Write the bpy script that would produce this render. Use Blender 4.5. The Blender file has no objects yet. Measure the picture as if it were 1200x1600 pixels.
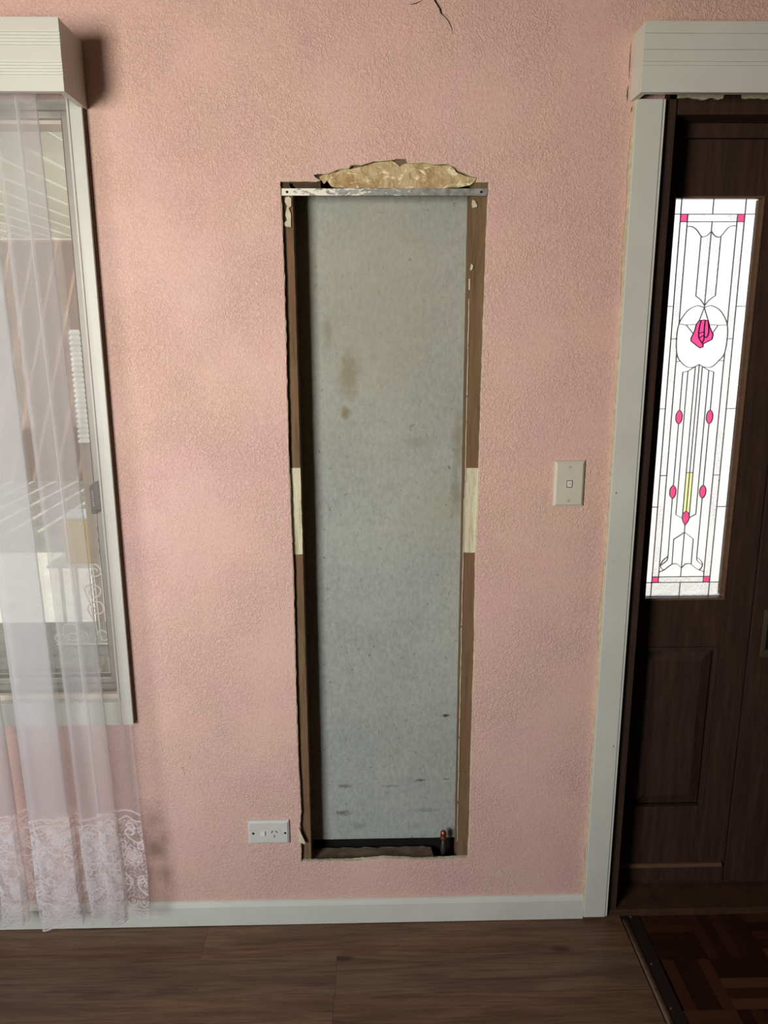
import bpy, bmesh, math, random
import numpy as np
from mathutils import Vector, Matrix, noise
from mathutils.geometry import delaunay_2d_cdt

random.seed(7)
S = bpy.context.scene
COL = S.collection

# ------------------------------------------------------------------ camera
F_PX, PITCH, YAW, ROLL, CAM_D, CAM_Z = 1220.85, 0.23064, 0.02177, 0.003305, 1.8493, 1.5946
cam_data = bpy.data.cameras.new('camera')
cam = bpy.data.objects.new('camera', cam_data); COL.objects.link(cam)
cam_data.sensor_fit = 'VERTICAL'; cam_data.sensor_height = 32.0
cam_data.lens = F_PX / 1600 * 32.0
cam_data.clip_start = 0.02; cam_data.clip_end = 200


def ray(x, y):
    d = [(x - 600) / F_PX, 1.0, -(y - 800) / F_PX]
    c, s = math.cos(ROLL), math.sin(ROLL); d = [c*d[0] + s*d[2], d[1], -s*d[0] + c*d[2]]
    c, s = math.cos(PITCH), math.sin(PITCH); d = [d[0], c*d[1] + s*d[2], -s*d[1] + c*d[2]]
    c, s = math.cos(YAW), math.sin(YAW); d = [c*d[0] + s*d[1], -s*d[0] + c*d[1], d[2]]
    return Vector(d)


def W(x, y, depth=0.0):
    """point of the plane y=depth that the reference shows at (x, y): returns (X, Z)"""
    d = ray(x, y); k = (CAM_D + depth) / d.y
    return (d.x * k, CAM_Z + d.z * k)


_f = ray(600, 800).normalized(); _r = (ray(700, 800) - ray(600, 800)).normalized(); _u = _r.cross(_f)
cam.matrix_world = Matrix.Translation((0, -CAM_D, CAM_Z)) @ Matrix((_r, _u, -_f)).transposed().to_4x4()
S.camera = cam

# ------------------------------------------------------------------ world, lights, exposure
S.view_settings.view_transform = 'Standard'; S.view_settings.look = 'None'
S.view_settings.gamma = 1.0; S.view_settings.use_curve_mapping = False
S.view_settings.exposure = 0.0
S.cycles.use_denoising = True
S.cycles.caustics_refractive = False; S.cycles.caustics_reflective = False
S.cycles.max_bounces = 10; S.cycles.transparent_max_bounces = 24; S.cycles.transmission_bounces = 10
world = bpy.data.worlds.new('sky'); S.world = world; world.use_nodes = True
nt = world.node_tree; nt.nodes.clear()
wo = nt.nodes.new('ShaderNodeOutputWorld'); bg = nt.nodes.new('ShaderNodeBackground')
tc = nt.nodes.new('ShaderNodeTexCoord'); sx = nt.nodes.new('ShaderNodeSeparateXYZ'); rp = nt.nodes.new('ShaderNodeValToRGB')
nt.links.new(tc.outputs['Generated'], sx.inputs[0]); nt.links.new(sx.outputs['Z'], rp.inputs[0])
rp.color_ramp.elements[0].position = 0.0; rp.color_ramp.elements[0].color = (1.0, 0.98, 0.94, 1)
rp.color_ramp.elements[1].position = 0.7; rp.color_ramp.elements[1].color = (0.80, 0.90, 1.0, 1)
nt.links.new(rp.outputs[0], bg.inputs['Color']); bg.inputs['Strength'].default_value = 1.25
nt.links.new(bg.outputs[0], wo.inputs[0])


def area(name, loc, target, w, h, power, color):
    d = bpy.data.lights.new(name, 'AREA'); d.shape = 'RECTANGLE'; d.size = w; d.size_y = h
    d.energy = power; d.color = color
    o = bpy.data.objects.new(name, d); COL.objects.link(o); o.location = loc
    o.rotation_euler = (Vector(target) - Vector(loc)).to_track_quat('-Z', 'Y').to_euler()
    return o


# daylight of the window behind the camera: sky light going down, ground bounce going up
area('rear_window_sky_light', (-1.72, -2.66, 1.55), (-0.30, 0, 0.20), 0.85, 1.1, 15.5, (0.60, 0.77, 1.0)).data.spread = math.radians(110)
area('rear_window_ground_bounce', (-1.72, -2.64, 1.60), (-0.10, 0, 1.68), 0.85, 1.1, 26, (1.0, 0.87, 0.70)).data.spread = math.radians(100)
sun_d = bpy.data.lights.new('sun', 'SUN'); sun_d.energy = 4.0; sun_d.angle = 0.01; sun_d.color = (1.0, 0.96, 0.9)
sun = bpy.data.objects.new('sun', sun_d); COL.objects.link(sun)
sun.rotation_euler = Vector((-0.25, 0.62, -0.85)).to_track_quat('-Z', 'Y').to_euler()

# ------------------------------------------------------------------ material helpers


def srgb(r, g, b):
    f = lambda c: (c/255/12.92) if c/255 <= 0.04045 else ((c/255 + 0.055)/1.055)**2.4
    return (f(r), f(g), f(b), 1)


class Mat:
    def __init__(self, name, rough=0.6, spec=0.4, metal=0.0):
        self.m = bpy.data.materials.new(name); self.m.use_nodes = True
        self.t = self.m.node_tree; self.b = self.t.nodes['Principled BSDF']; self.out = self.t.nodes['Material Output']
        self.b.inputs['Roughness'].default_value = rough
        self.b.inputs['Specular IOR Level'].default_value = spec
        self.b.inputs['Metallic'].default_value = metal
        self.co = self.n('ShaderNodeTexCoord').outputs['Object']

    def n(self, kind, **kw):
        x = self.t.nodes.new(kind)
        for k, v in kw.items(): setattr(x, k, v)
        return x

    def l(self, a, b): self.t.links.new(a, b)

    def mapping(self, scale=(1, 1, 1), loc=(0, 0, 0), src=None):
        m = self.n('ShaderNodeMapping'); m.inputs['Scale'].default_value = scale; m.inputs['Location'].default_value = loc
        self.l(src or self.co, m.inputs[0]); return m.outputs[0]

    def noise(self, scale, detail=4, rough=0.55, dist=0.0, src=None):
        x = self.n('ShaderNodeTexNoise'); x.inputs['Scale'].default_value = scale; x.inputs['Detail'].default_value = detail
        x.inputs['Roughness'].default_value = rough; x.inputs['Distortion'].default_value = dist
        self.l(src or self.co, x.inputs['Vector']); return x.outputs['Fac']

    def ramp(self, fac, stops, mode='LINEAR'):
        r = self.n('ShaderNodeValToRGB'); r.color_ramp.interpolation = mode
        e = r.color_ramp.elements
        while len(e) < len(stops): e.new(0.5)
        for i, (p, c) in enumerate(stops):
            e[i].position = p; e[i].color = c if len(c) == 4 else (*c, 1)
        self.l(fac, r.inputs[0]); return r.outputs[0]

    def mix(self, fac, a, b, mode='MIX'):
        m = self.n('ShaderNodeMix', data_type='RGBA', blend_type=mode)
        if isinstance(fac, (int, float)): m.inputs[0].default_value = fac
        else: self.l(fac, m.inputs[0])
        for v, i in ((a, 6), (b, 7)):
            if isinstance(v, (tuple, list)): m.inputs[i].default_value = v
            else: self.l(v, m.inputs[i])
        return m.outputs[2]

    def math(self, op, a, b=0.0, c=None):
        m = self.n('ShaderNodeMath', operation=op)
        for v, i in ((a, 0), (b, 1), (c, 2)):
            if v is None: continue
            if isinstance(v, (int, float)): m.inputs[i].default_value = v
            else: self.l(v, m.inputs[i])
        return m.outputs[0]

    def color(self, c):
        if isinstance(c, (tuple, list)): self.b.inputs['Base Color'].default_value = c
        else: self.l(c, self.b.inputs['Base Color'])
        return self

    def bump(self, h, strength=0.5, dist=0.001):
        b = self.n('ShaderNodeBump'); b.inputs['Strength'].default_value = strength; b.inputs['Distance'].default_value = dist
        self.l(h, b.inputs['Height']); self.l(b.outputs[0], self.b.inputs['Normal']); return b.outputs[0]


G1 = (1, 1, 1, 1); G0 = (0, 0, 0, 1)


def plain(name, c, rough=0.6, spec=0.4, metal=0.0, var=0.12, scale=14, bump=0.0, bscale=120):
    m = Mat(name, rough, spec, metal)
    dark = tuple(x*(1-var) for x in c[:3]) + (1,); light = tuple(min(1, x*(1+var*0.6)) for x in c[:3]) + (1,)
    m.color(m.ramp(m.noise(scale, 5), [(0.3, dark), (0.7, light)]))
    if bump: m.bump(m.noise(bscale, 4), bump, 0.001)
    return m.m


# pink stippled wall paint
m = Mat('pink_stipple_paint', 0.5, 0.35)
big = m.noise(2.3, 3, 0.6, 0.6); big2 = m.noise(5.0, 3, 0.6, 0.2, m.mapping(loc=(3, 1, 7)))
c = m.ramp(big, [(0.30, srgb(217, 182, 173)), (0.5, srgb(218, 183, 170)), (0.70, srgb(219, 185, 167))])
c = m.mix(m.ramp(big2, [(0.45, G0), (0.7, G1)]), c, srgb(216, 178, 172))
grime = m.noise(0.9, 6, 0.7, 0.0, m.mapping(loc=(9, 4, 2)))
c = m.mix(m.math('MULTIPLY', m.ramp(grime, [(0.52, G0), (0.75, G1)]), 0.15), c, srgb(176, 140, 122))
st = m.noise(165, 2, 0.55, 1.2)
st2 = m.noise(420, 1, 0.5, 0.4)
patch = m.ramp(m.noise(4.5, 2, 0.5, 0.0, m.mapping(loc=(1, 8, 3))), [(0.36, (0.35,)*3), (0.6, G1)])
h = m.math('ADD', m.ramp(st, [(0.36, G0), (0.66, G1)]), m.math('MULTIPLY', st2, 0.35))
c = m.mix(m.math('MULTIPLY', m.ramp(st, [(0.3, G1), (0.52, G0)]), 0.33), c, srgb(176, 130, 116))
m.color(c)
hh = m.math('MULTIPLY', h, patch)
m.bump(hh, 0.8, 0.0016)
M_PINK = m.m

M_PLASTER = plain('plaster_core', srgb(205, 196, 170), 0.9, 0.1, var=0.25, scale=60, bump=0.5, bscale=300)
M_CORE = plain('wall_core', srgb(120, 100, 80), 0.95, 0.1)
M_ROOMWALL = plain('room_wall_paint', srgb(130, 108, 96), 0.8, 0.2)
M_CEIL = plain('ceiling_paint', srgb(150, 138, 120), 0.85, 0.2)

m = Mat('old_white_enamel', 0.42, 0.45)
c = m.ramp(m.noise(6, 4), [(0.3, srgb(198, 201, 190)), (0.7, srgb(208, 211, 202))])
c = m.mix(m.math('MULTIPLY', m.ramp(m.noise(90, 5, 0.7), [(0.66, G0), (0.74, G1)]), 0.4), c, srgb(150, 140, 115))
m.color(c); m.bump(m.noise(60, 3), 0.15, 0.001)
M_WHITE = m.m
M_SHADED_EDGE = plain('shaded_bare_edge', srgb(128, 104, 86), 0.8, 0.2, var=0.3, scale=40)  # brown stands in for shade on the casing's side, with an unpainted gap
M_SILL = plain('cream_sill_enamel', srgb(214, 208, 186), 0.4, 0.4)
M_ALU = plain('window_aluminium', srgb(150, 148, 136), 0.45, 0.5, 0.55, var=0.1, scale=30)
M_ALUD = plain('window_seal', srgb(70, 68, 60), 0.6, 0.3)
M_PLATE = plain('switch_plate_plastic', srgb(203, 200, 182), 0.35, 0.5, var=0.04, scale=20)
M_ROCKER = plain('rocker_plastic', srgb(222, 220, 208), 0.3, 0.5, var=0.03)
M_OUTLET = plain('outlet_plate_plastic', srgb(200, 201, 196), 0.35, 0.5, var=0.05, scale=30)
M_HOLE = plain('dark_slot', srgb(22, 20, 19), 0.7, 0.2)
M_SCREW = plain('screw_steel', srgb(150, 148, 140), 0.35, 0.5, 0.8)
M_FLOORBASE = plain('subfloor', srgb(40, 30, 24), 0.9)

# stud brown
m = Mat('weathered_stud', 0.85, 0.2)
g = m.noise(9, 6, 0.65, 0.4, m.mapping(scale=(9, 9, 0.8)))
c = m.ramp(g, [(0.25, srgb(84, 66, 46)), (0.5, srgb(114, 93, 68)), (0.75, srgb(132, 108, 82))])
c = m.mix(m.ramp(m.noise(2.2, 3, 0.5), [(0.45, G0), (0.7, G1)]), c, srgb(118, 86, 68))
m.color(c); m.bump(g, 0.5, 0.002); M_STUD = m.m
m = Mat('cream_paint_remnant', 0.7, 0.25)
g = m.noise(10, 6, 0.65, 0.4, m.mapping(scale=(14, 14, 1.2)))
c = m.ramp(g, [(0.25, srgb(160, 150, 122)), (0.5, srgb(204, 200, 172)), (0.75, srgb(214, 210, 186))])
c = m.mix(m.ramp(m.noise(170, 3, 0.6), [(0.66, G0), (0.7, G1)]), c, srgb(92, 74, 56))
m.color(c); m.bump(g, 0.5, 0.002); M_CREAM = m.m

# fibre cement sheet
m = Mat('fibre_cement', 0.8, 0.25)
c = m.ramp(m.noise(3.2, 5, 0.6, 0.4), [(0.3, srgb(142, 148, 144)), (0.55, srgb(160, 165, 158)), (0.75, srgb(172, 175, 166))])
weave = m.noise(70, 6, 0.75, 0.3, m.mapping(scale=(1.5, 1.5, 0.8)))
c = m.mix(0.45, c, m.ramp(weave, [(0.3, srgb(122, 127, 124)), (0.7, srgb(184, 189, 183))]))
sp = m.noise(75, 4, 0.75, 0.4, m.mapping(scale=(1.3, 1, 0.75)))
c = m.mix(m.math('MULTIPLY', m.ramp(sp, [(0.635, G0), (0.675, G1)]), 0.7), c, srgb(84, 84, 76))
ls = m.noise(110, 3, 0.7, 0.0, m.mapping(loc=(4, 4, 4)))
c = m.mix(m.math('MULTIPLY', m.ramp(ls, [(0.68, G0), (0.73, G1)]), 0.5), c, srgb(206, 208, 200))


def blob(m, x, z, rx, rz, soft=0.6):
    """soft-edged elliptical patch centred on (x, z) of the object's own coordinates"""
    s = m.n('ShaderNodeSeparateXYZ'); m.l(m.co, s.inputs[0])
    dx = m.math('DIVIDE', m.math('SUBTRACT', s.outputs['X'], x), rx); dz = m.math('DIVIDE', m.math('SUBTRACT', s.outputs['Z'], z), rz)
    r = m.math('SQRT', m.math('ADD', m.math('MULTIPLY', dx, dx), m.math('MULTIPLY', dz, dz)))
    wob = m.math('ADD', r, m.math('MULTIPLY', m.math('SUBTRACT', m.noise(130 if rz < .01 else 40, 5, 0.8), 0.5), 3.6 if rz < .01 else 1.6))
    return m.ramp(wob, [(1 - soft, G1), (1.0, G0)])


# first a wide tint painting in the warmer light higher up, then stains of the sheet: brown run upper left, brown edge right, grey rings, black scrapes low down
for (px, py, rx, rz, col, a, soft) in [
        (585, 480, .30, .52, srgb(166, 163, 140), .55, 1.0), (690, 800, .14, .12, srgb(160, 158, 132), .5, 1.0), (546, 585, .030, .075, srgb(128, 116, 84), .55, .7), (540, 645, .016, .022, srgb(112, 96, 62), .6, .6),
        (716, 690, .020, .11, srgb(120, 110, 78), .5, .8), (712, 770, .018, .07, srgb(112, 108, 84), .5, .8),
        (650, 690, .05, .02, srgb(140, 140, 128), .5, .7),
        (696, 1118, .012, .0040, srgb(48, 50, 46), .9, .35), (658, 1219, .016, .0050, srgb(92, 84, 62), .85, .6),
        (697, 1217, .009, .0035, srgb(92, 84, 62), .75, .6), (538, 1228, .022, .008, srgb(84, 88, 90), .7, .7),
        (610, 1228, .03, .004, srgb(96, 98, 98), .5, .7), (535, 1270, .030, .009, srgb(80, 84, 88), .7, .7),
        (665, 1266, .05, .008, srgb(98, 104, 108), .45, .8), (560, 1290, .03, .014, srgb(98, 104, 110), .4, .8),
        (512, 520, .012, .05, srgb(120, 112, 92), .4, .8), (715, 1250, .012, .05, srgb(78, 92, 90), .5, .8)]:
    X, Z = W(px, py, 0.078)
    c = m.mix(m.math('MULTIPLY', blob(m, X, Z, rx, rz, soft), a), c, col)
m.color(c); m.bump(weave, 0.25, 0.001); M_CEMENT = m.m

# torn plaster backing
m = Mat('torn_plaster_clay', 0.9, 0.15)
c = m.ramp(m.noise(16, 6, 0.62, 0.8), [(0.28, srgb(132, 106, 72)), (0.45, srgb(176, 150, 108)), (0.62, srgb(196, 180, 140)), (0.75, srgb(214, 204, 168))])
c = m.mix(m.ramp(m.noise(38, 5, 0.6, 1.2, m.mapping(scale=(0.7, 1, 1.4))), [(0.57, G0), (0.63, G1)]), c, srgb(232, 222, 190))
m.color(c); m.bump(m.noise(55, 6, 0.65), 0.7, 0.004); M_TORN = m.m
M_DARKWOOD = plain('old_dark_timber', srgb(74, 56, 44), 0.85, 0.2, var=0.4, scale=50, bump=0.5, bscale=80)
m = Mat('galvanised_with_white_flakes', 0.45, 0.5, 0.4)
m.color(srgb(152, 156, 154))
s = m.n('ShaderNodeSeparateXYZ'); m.l(m.co, s.inputs[0])
edge = m.ramp(s.outputs['X'], [(0.0, G1), (0.36, (0.15,)*3), (0.5, G0)])
fl = m.ramp(m.math('ADD', m.noise(70, 4, 0.7, 0.5, m.mapping(scale=(0.6, 1, 1.5))), m.math('MULTIPLY', m.math('SUBTRACT', edge, 0.5), 0.30)), [(0.54, G0), (0.57, G1)])
m.color(m.mix(fl, m.ramp(m.noise(60, 4), [(.35, srgb(128, 130, 126)), (.65, srgb(172, 175, 172))]), srgb(232, 230, 216)))
inv = m.math('MULTIPLY', m.math('SUBTRACT', 1.0, fl), 0.4); m.l(inv, m.b.inputs['Metallic'])
m.bump(fl, 0.6, 0.001); M_CHANNEL = m.m
M_LEDGE = plain('dusty_sill_timber', srgb(112, 98, 82), 0.9, 0.15, var=0.35, scale=30, bump=0.6, bscale=60)
M_COPPER = plain('dull_copper', srgb(150, 92, 72), 0.35, 0.5, 0.8)
M_BRONZE = plain('grey_brass', srgb(120, 112, 92), 0.4, 0.5, 0.7)

# dark stained door timber
m = Mat('dark_stained_timber', 0.55, 0.4)
g = m.noise(5, 7, 0.65, 0.6, m.mapping(scale=(14, 14, 0.9)))
m.color(m.ramp(g, [(0.25, srgb(40, 27, 22)), (0.5, srgb(56, 39, 31)), (0.75, srgb(72, 50, 40))]))
m.bump(g, 0.25, 0.001); M_DOOR = m.m
M_BEAD = plain('varnished_bead', srgb(104, 78, 58), 0.4, 0.5, var=0.2, scale=40)
M_CAME = plain('lead_came', srgb(150, 152, 156), 0.5, 0.5, 0.3, var=0.1)
M_CAMED = plain('rose_outline_came', srgb(60, 14, 40), 0.5, 0.5)


def glass(name, col, scale, strength, rough, dist=0.0, tint=0.0):
    m = Mat(name, rough, 0.5)
    m.b.inputs['Transmission Weight'].default_value = 1.0; m.b.inputs['IOR'].default_value = 1.3
    m.color(col if scale < 200 else m.mix(m.ramp(m.noise(14, 2), [(0.4, G0), (0.6, G1)]), col, m.ramp(m.noise(420, 3, 0.7, 0.6), [(0.42, (0.66, 0.67, 0.69)), (0.53, col)]))); m.bump(m.noise(scale, 3, 0.6, dist), strength, 0.002); return m.m


G_CLEAR = glass('rippled_clear_glass', (0.98, 0.98, 0.98, 1), 120, 0.45, 0.12, 1.5)
G_CHIP = glass('glue_chip_glass', (0.96, 0.96, 0.97, 1), 260, 0.9, 0.2, 0.8)
G_PINK = glass('pink_glass', srgb(238, 84, 142), 150, 0.4, 0.2, 0.8)
G_DPINK = glass('deep_rose_glass', srgb(234, 82, 150), 150, 0.4, 0.2, 0.8)
G_YEL = glass('pale_lime_glass', srgb(240, 245, 178), 120, 0.4, 0.2, 0.8)

m = Mat('window_glass', 0.02)
tr = m.n('ShaderNodeBsdfTransparent'); gl = m.n('ShaderNodeBsdfGlossy'); gl.inputs['Roughness'].default_value = 0.02
tr.inputs[0].default_value = (0.93, 0.95, 0.93, 1)
fr = m.n('ShaderNodeFresnel'); fr.inputs[0].default_value = 1.13; mx = m.n('ShaderNodeMixShader')
m.l(fr.outputs[0], mx.inputs[0]); m.l(tr.outputs[0], mx.inputs[1]); m.l(gl.outputs[0], mx.inputs[2]); m.l(mx.outputs[0], m.out.inputs[0])
M_WGLASS = m.m


def fabric(name, opacity, lace=False):
    m = Mat(name)
    tr = m.n('ShaderNodeBsdfTransparent'); di = m.n('ShaderNodeBsdfDiffuse'); tl = m.n('ShaderNodeBsdfTranslucent')
    di.inputs[0].default_value = srgb(246, 246, 252) if lace else srgb(214, 214, 222); tl.inputs[0].default_value = srgb(252, 250, 246)
    a = m.n('ShaderNodeMixShader'); a.inputs[0].default_value = 0.55; m.l(di.outputs[0], a.inputs[1]); m.l(tl.outputs[0], a.inputs[2])
    b = m.n('ShaderNodeMixShader'); m.l(tr.outputs[0], b.inputs[1]); m.l(a.outputs[0], b.inputs[2])
    if lace:
        at = m.n('ShaderNodeAttribute', attribute_name='lace')
        f = m.math('ADD', m.math('MULTIPLY', at.outputs['Fac'], 0.85), 0.12)
    else:
        w = m.noise(900, 1, 0.5)
        f = m.math('ADD', m.math('MULTIPLY', w, 0.12), opacity - 0.06)
        at = m.n('ShaderNodeAttribute', attribute_name='lace'); f = m.math('MULTIPLY', f, at.outputs['Fac'])
    ge = m.n('ShaderNodeNewGeometry'); dp = m.n('ShaderNodeVectorMath', operation='DOT_PRODUCT')
    m.l(ge.outputs['Incoming'], dp.inputs[0]); m.l(ge.outputs['Normal'], dp.inputs[1])
    inv = m.math('DIVIDE', 1.0, m.math('MAXIMUM', m.math('ABSOLUTE', dp.outputs['Value']), 0.12))
    f = m.math('SUBTRACT', 1.0, m.math('POWER', m.math('SUBTRACT', 1.0, f), inv))   # threads cover more when seen slantwise
    m.l(f, b.inputs[0]); m.l(b.outputs[0], m.out.inputs[0]); return m.m


M_SHEER = fabric('white_sheer_voile', 0.42)
M_LACE = fabric('white_lace', 0.4, True)

# oak-look laminate
m = Mat('oak_laminate', 0.42, 0.4)
oi = m.n('ShaderNodeObjectInfo')
off = m.n('ShaderNodeCombineXYZ'); m.l(m.math('MULTIPLY', oi.outputs['Random'], 37.0), off.inputs[0]); m.l(m.math('MULTIPLY', oi.outputs['Random'], 11.0), off.inputs[1])
va = m.n('ShaderNodeVectorMath', operation='ADD'); m.l(m.co, va.inputs[0]); m.l(off.outputs[0], va.inputs[1]); src = va.outputs[0]
g1 = m.noise(5, 6, 0.62, 0.9, m.mapping(scale=(0.5, 5.5, 1), src=src))
g2 = m.noise(16, 6, 0.7, 0.3, m.mapping(scale=(0.35, 9, 1), src=src))
c = m.ramp(g1, [(0.28, srgb(74, 55, 41)), (0.45, srgb(100, 78, 58)), (0.62, srgb(118, 94, 72)), (0.78, srgb(92, 68, 50))])
c = m.mix(m.math('MULTIPLY', m.ramp(g2, [(0.3, G1), (0.5, G0)]), 0.75), c, srgb(52, 34, 24))
vk = m.n('ShaderNodeTexVoronoi'); vk.inputs['Scale'].default_value = 3.3; m.l(m.mapping(scale=(1, 2.4, 1), src=src), vk.inputs['Vector'])
kn = m.ramp(m.math('ADD', vk.outputs['Distance'], m.math('MULTIPLY', m.noise(40, 4, 0.7, 0, src), 0.05)), [(0.075, G1), (0.15, G0)])
c = m.mix(m.math('MULTIPLY', kn, 0.75), c, srgb(44, 28, 20))
rd = m.ramp(oi.outputs['Random'], [(0.3, (0.93, 0.95, 0.98)), (0.7, (1.06, 0.93, 0.88))])
m.color(m.mix(1.0, c, rd, 'MULTIPLY')); m.bump(g2, 0.2, 0.0006); M_OAK = m.m

m = Mat('jarrah_parquet', 0.4, 0.4)
oi = m.n('ShaderNodeObjectInfo')
g = m.noise(6, 5, 0.6, 0.4, m.mapping(scale=(3, 20, 1)))
base = m.ramp(oi.outputs['Random'], [(0.0, srgb(36, 17, 14)), (0.35, srgb(46, 22, 16)), (0.7, srgb(70, 40, 26)), (1.0, srgb(92, 62, 42))])
m.color(m.mix(0.25, base, m.ramp(g, [(0.3, srgb(36, 18, 14)), (0.7, srgb(66, 38, 26))]))); M_PARQ = m.m
M_STRIP = plain('worn_brass_strip', srgb(170, 148, 128), 0.45, 0.5, 0.5, var=0.25, scale=60)
M_STRIPD = plain('dark_vinyl_insert', srgb(34, 24, 20), 0.6, 0.4)
M_THRESH = plain('worn_timber_threshold', srgb(72, 48, 36), 0.55, 0.4, var=0.35, scale=30)

# outside
M_RENDER = plain('pale_render', srgb(214, 186, 172), 0.9, 0.1, var=0.08, scale=3)
M_FENCE = plain('dull_pink_render', srgb(164, 136, 122), 0.9, 0.1, var=0.1, scale=1.5)
M_EAVE = plain('eave_lining', srgb(176, 160, 142), 0.9, 0.1)
m = Mat('translucent_roof_sheet', 0.8, 0.2); m.color(srgb(226, 222, 208))
tl_ = m.n('ShaderNodeBsdfTranslucent'); tl_.inputs[0].default_value = srgb(226, 222, 206); mx_ = m.n('ShaderNodeMixShader'); mx_.inputs[0].default_value = 0.28
m.l(m.b.outputs[0], mx_.inputs[1]); m.l(tl_.outputs[0], mx_.inputs[2]); m.l(mx_.outputs[0], m.out.inputs[0]); M_SLAT = m.m
M_GREYWOOD = plain('weathered_grey_boards', srgb(150, 144, 130), 0.85, 0.2, var=0.35, scale=12)
M_PAVE = plain('pale_paving', srgb(205, 200, 192), 0.9, 0.1, var=0.2, scale=5)
M_WHITEOUT = plain('white_outdoor_plastic', srgb(240, 240, 236), 0.4, 0.4)
M_YELLOW = plain('yellow_plastic', srgb(226, 196, 120), 0.5, 0.4, var=0.1)
M_POT = plain('dark_pot', srgb(120, 112, 100), 0.6, 0.4)
M_LEAF = plain('grey_green_leaf', srgb(150, 148, 128), 0.7, 0.3, var=0.3)
M_LATCH = plain('grey_latch_metal', srgb(64, 62, 56), 0.45, 0.5, 0.4, var=0.3, scale=120)

# ------------------------------------------------------------------ geometry helpers


def link(name, bm, mats, parent=None, smooth=False):
    bmesh.ops.recalc_face_normals(bm, faces=bm.faces)
    me = bpy.data.meshes.new(name); bm.to_mesh(me); bm.free()
    for x in (mats if isinstance(mats, (list, tuple)) else [mats]): me.materials.append(x)
    if smooth:
        for p in me.polygons: p.use_smooth = True
    o = bpy.data.objects.new(name, me); COL.objects.link(o)
    if parent is not None:
        o.parent = parent; o.matrix_parent_inverse = parent.matrix_world.inverted() if False else Matrix.Identity(4)
    return o


def at(o, loc):
    o.location = loc; return o


def tag(o, label=None, cat=None, group=None, kind=None):
    if label: o['label'] = label
    if cat: o['category'] = cat
    if group: o['group'] = group
    if kind: o['kind'] = kind
    return o


def empty(name, loc=(0, 0, 0), **kw):
    o = bpy.data.objects.new(name, None); COL.objects.link(o); o.location = loc; o.empty_display_size = 0.05
    tag(o, **kw); return o


def box(bm, x0, x1, y0, y1, z0, z1, bev=0.0, mi=0, o=(0, 0, 0)):
    vs = [bm.verts.new((x - o[0], y - o[1], z - o[2])) for x in (x0, x1) for y in (y0, y1) for z in (z0, z1)]
    fs = []
    for q in ((0, 1, 3, 2), (4, 6, 7, 5), (0, 4, 5, 1), (2, 3, 7, 6), (0, 2, 6, 4), (1, 5, 7, 3)):
        f = bm.faces.new([vs[i] for i in q]); f.material_index = mi; fs.append(f)
    if bev:
        es = list({e for f in fs for e in f.edges})
        bmesh.ops.bevel(bm, geom=es, offset=bev, segments=2, affect='EDGES', profile=0.6)
    return bm


def B(*a, **k):
    return box(bmesh.new(), *a, **k)


def inside(pt, poly):
    x, y = pt; r = False; n = len(poly); j = n - 1
    for i in range(n):
        xi, yi = poly[i]; xj, yj = poly[j]
        if (yi > y) != (yj > y) and x < (xj - xi) * (y - yi) / (yj - yi) + xi: r = not r
        j = i
    return r


def slab(bm, outline, holes, y0, y1, mi=0, mi_side=None, extra=(), fn=None, back=True):
    """solid between planes y0 (front) and y1 of a polygon with holes, in (x, z)"""
    pts = []; edges = []
    for poly in [outline] + list(holes):
        b = len(pts); pts += [Vector(p) for p in poly]
        edges += [(b + i, b + (i + 1) % len(poly)) for i in range(len(poly))]
    pts += [Vector(p) for p in extra]
    vs, es, fs, ov, oe, of = delaunay_2d_cdt(pts, edges, [], 0, 1e-7)
    tris = []
    for f in fs:
        c = sum((vs[i] for i in f), Vector((0, 0))) / len(f)
        if inside(c, outline) and not any(inside(c, h) for h in holes): tris.append(f)
    fr = {}; bk = {}
    def F(i):
        if i not in fr: fr[i] = bm.verts.new((vs[i].x, y0 + (fn(vs[i].x, vs[i].y) if fn else 0), vs[i].y))
        return fr[i]
    def K(i):
        if i not in bk: bk[i] = bm.verts.new((vs[i].x, y1, vs[i].y))
        return bk[i]
    cnt = {}
    for f in tris:
        a = bm.faces.new([F(i) for i in f]); a.material_index = mi
        if back: a = bm.faces.new([K(i) for i in reversed(f)]); a.material_index = mi
        for i in range(len(f)):
            e = tuple(sorted((f[i], f[(i+1) % len(f)]))); cnt[e] = cnt.get(e, 0) + 1
    for (a, b), n in cnt.items():
        if n == 1:
            f = bm.faces.new([F(a), F(b), K(b), K(a)]); f.material_index = mi if mi_side is None else mi_side
    return bm


def rect(x0, x1, z0, z1): return [(x0, z0), (x1, z0), (x1, z1), (x0, z1)]


def rag(pts, step=0.012, amp=0.0012, seed=0, bias=0.0):
    """closed outline with its edges broken into small ragged steps"""
    out = []; n = len(pts)
    area2 = sum(pts[i][0]*pts[(i+1) % n][1] - pts[(i+1) % n][0]*pts[i][1] for i in range(n))
    sg = 1 if area2 > 0 else -1
    for i in range(n):
        a = Vector(pts[i]); b = Vector(pts[(i+1) % n]); L = (b - a).length; k = max(1, int(L/step))
        nrm = Vector((b.y - a.y, a.x - b.x)).normalized() * sg      # outward
        for j in range(k):
            p = a.lerp(b, j/k)
            r = noise.noise(Vector((p.x*60, p.y*60, seed))) * 1.2 + noise.noise(Vector((p.x*14, p.y*14, seed+5)))
            q = p + nrm * ((amp*r) + bias)
            out.append((q.x, q.y))
    return out


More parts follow.
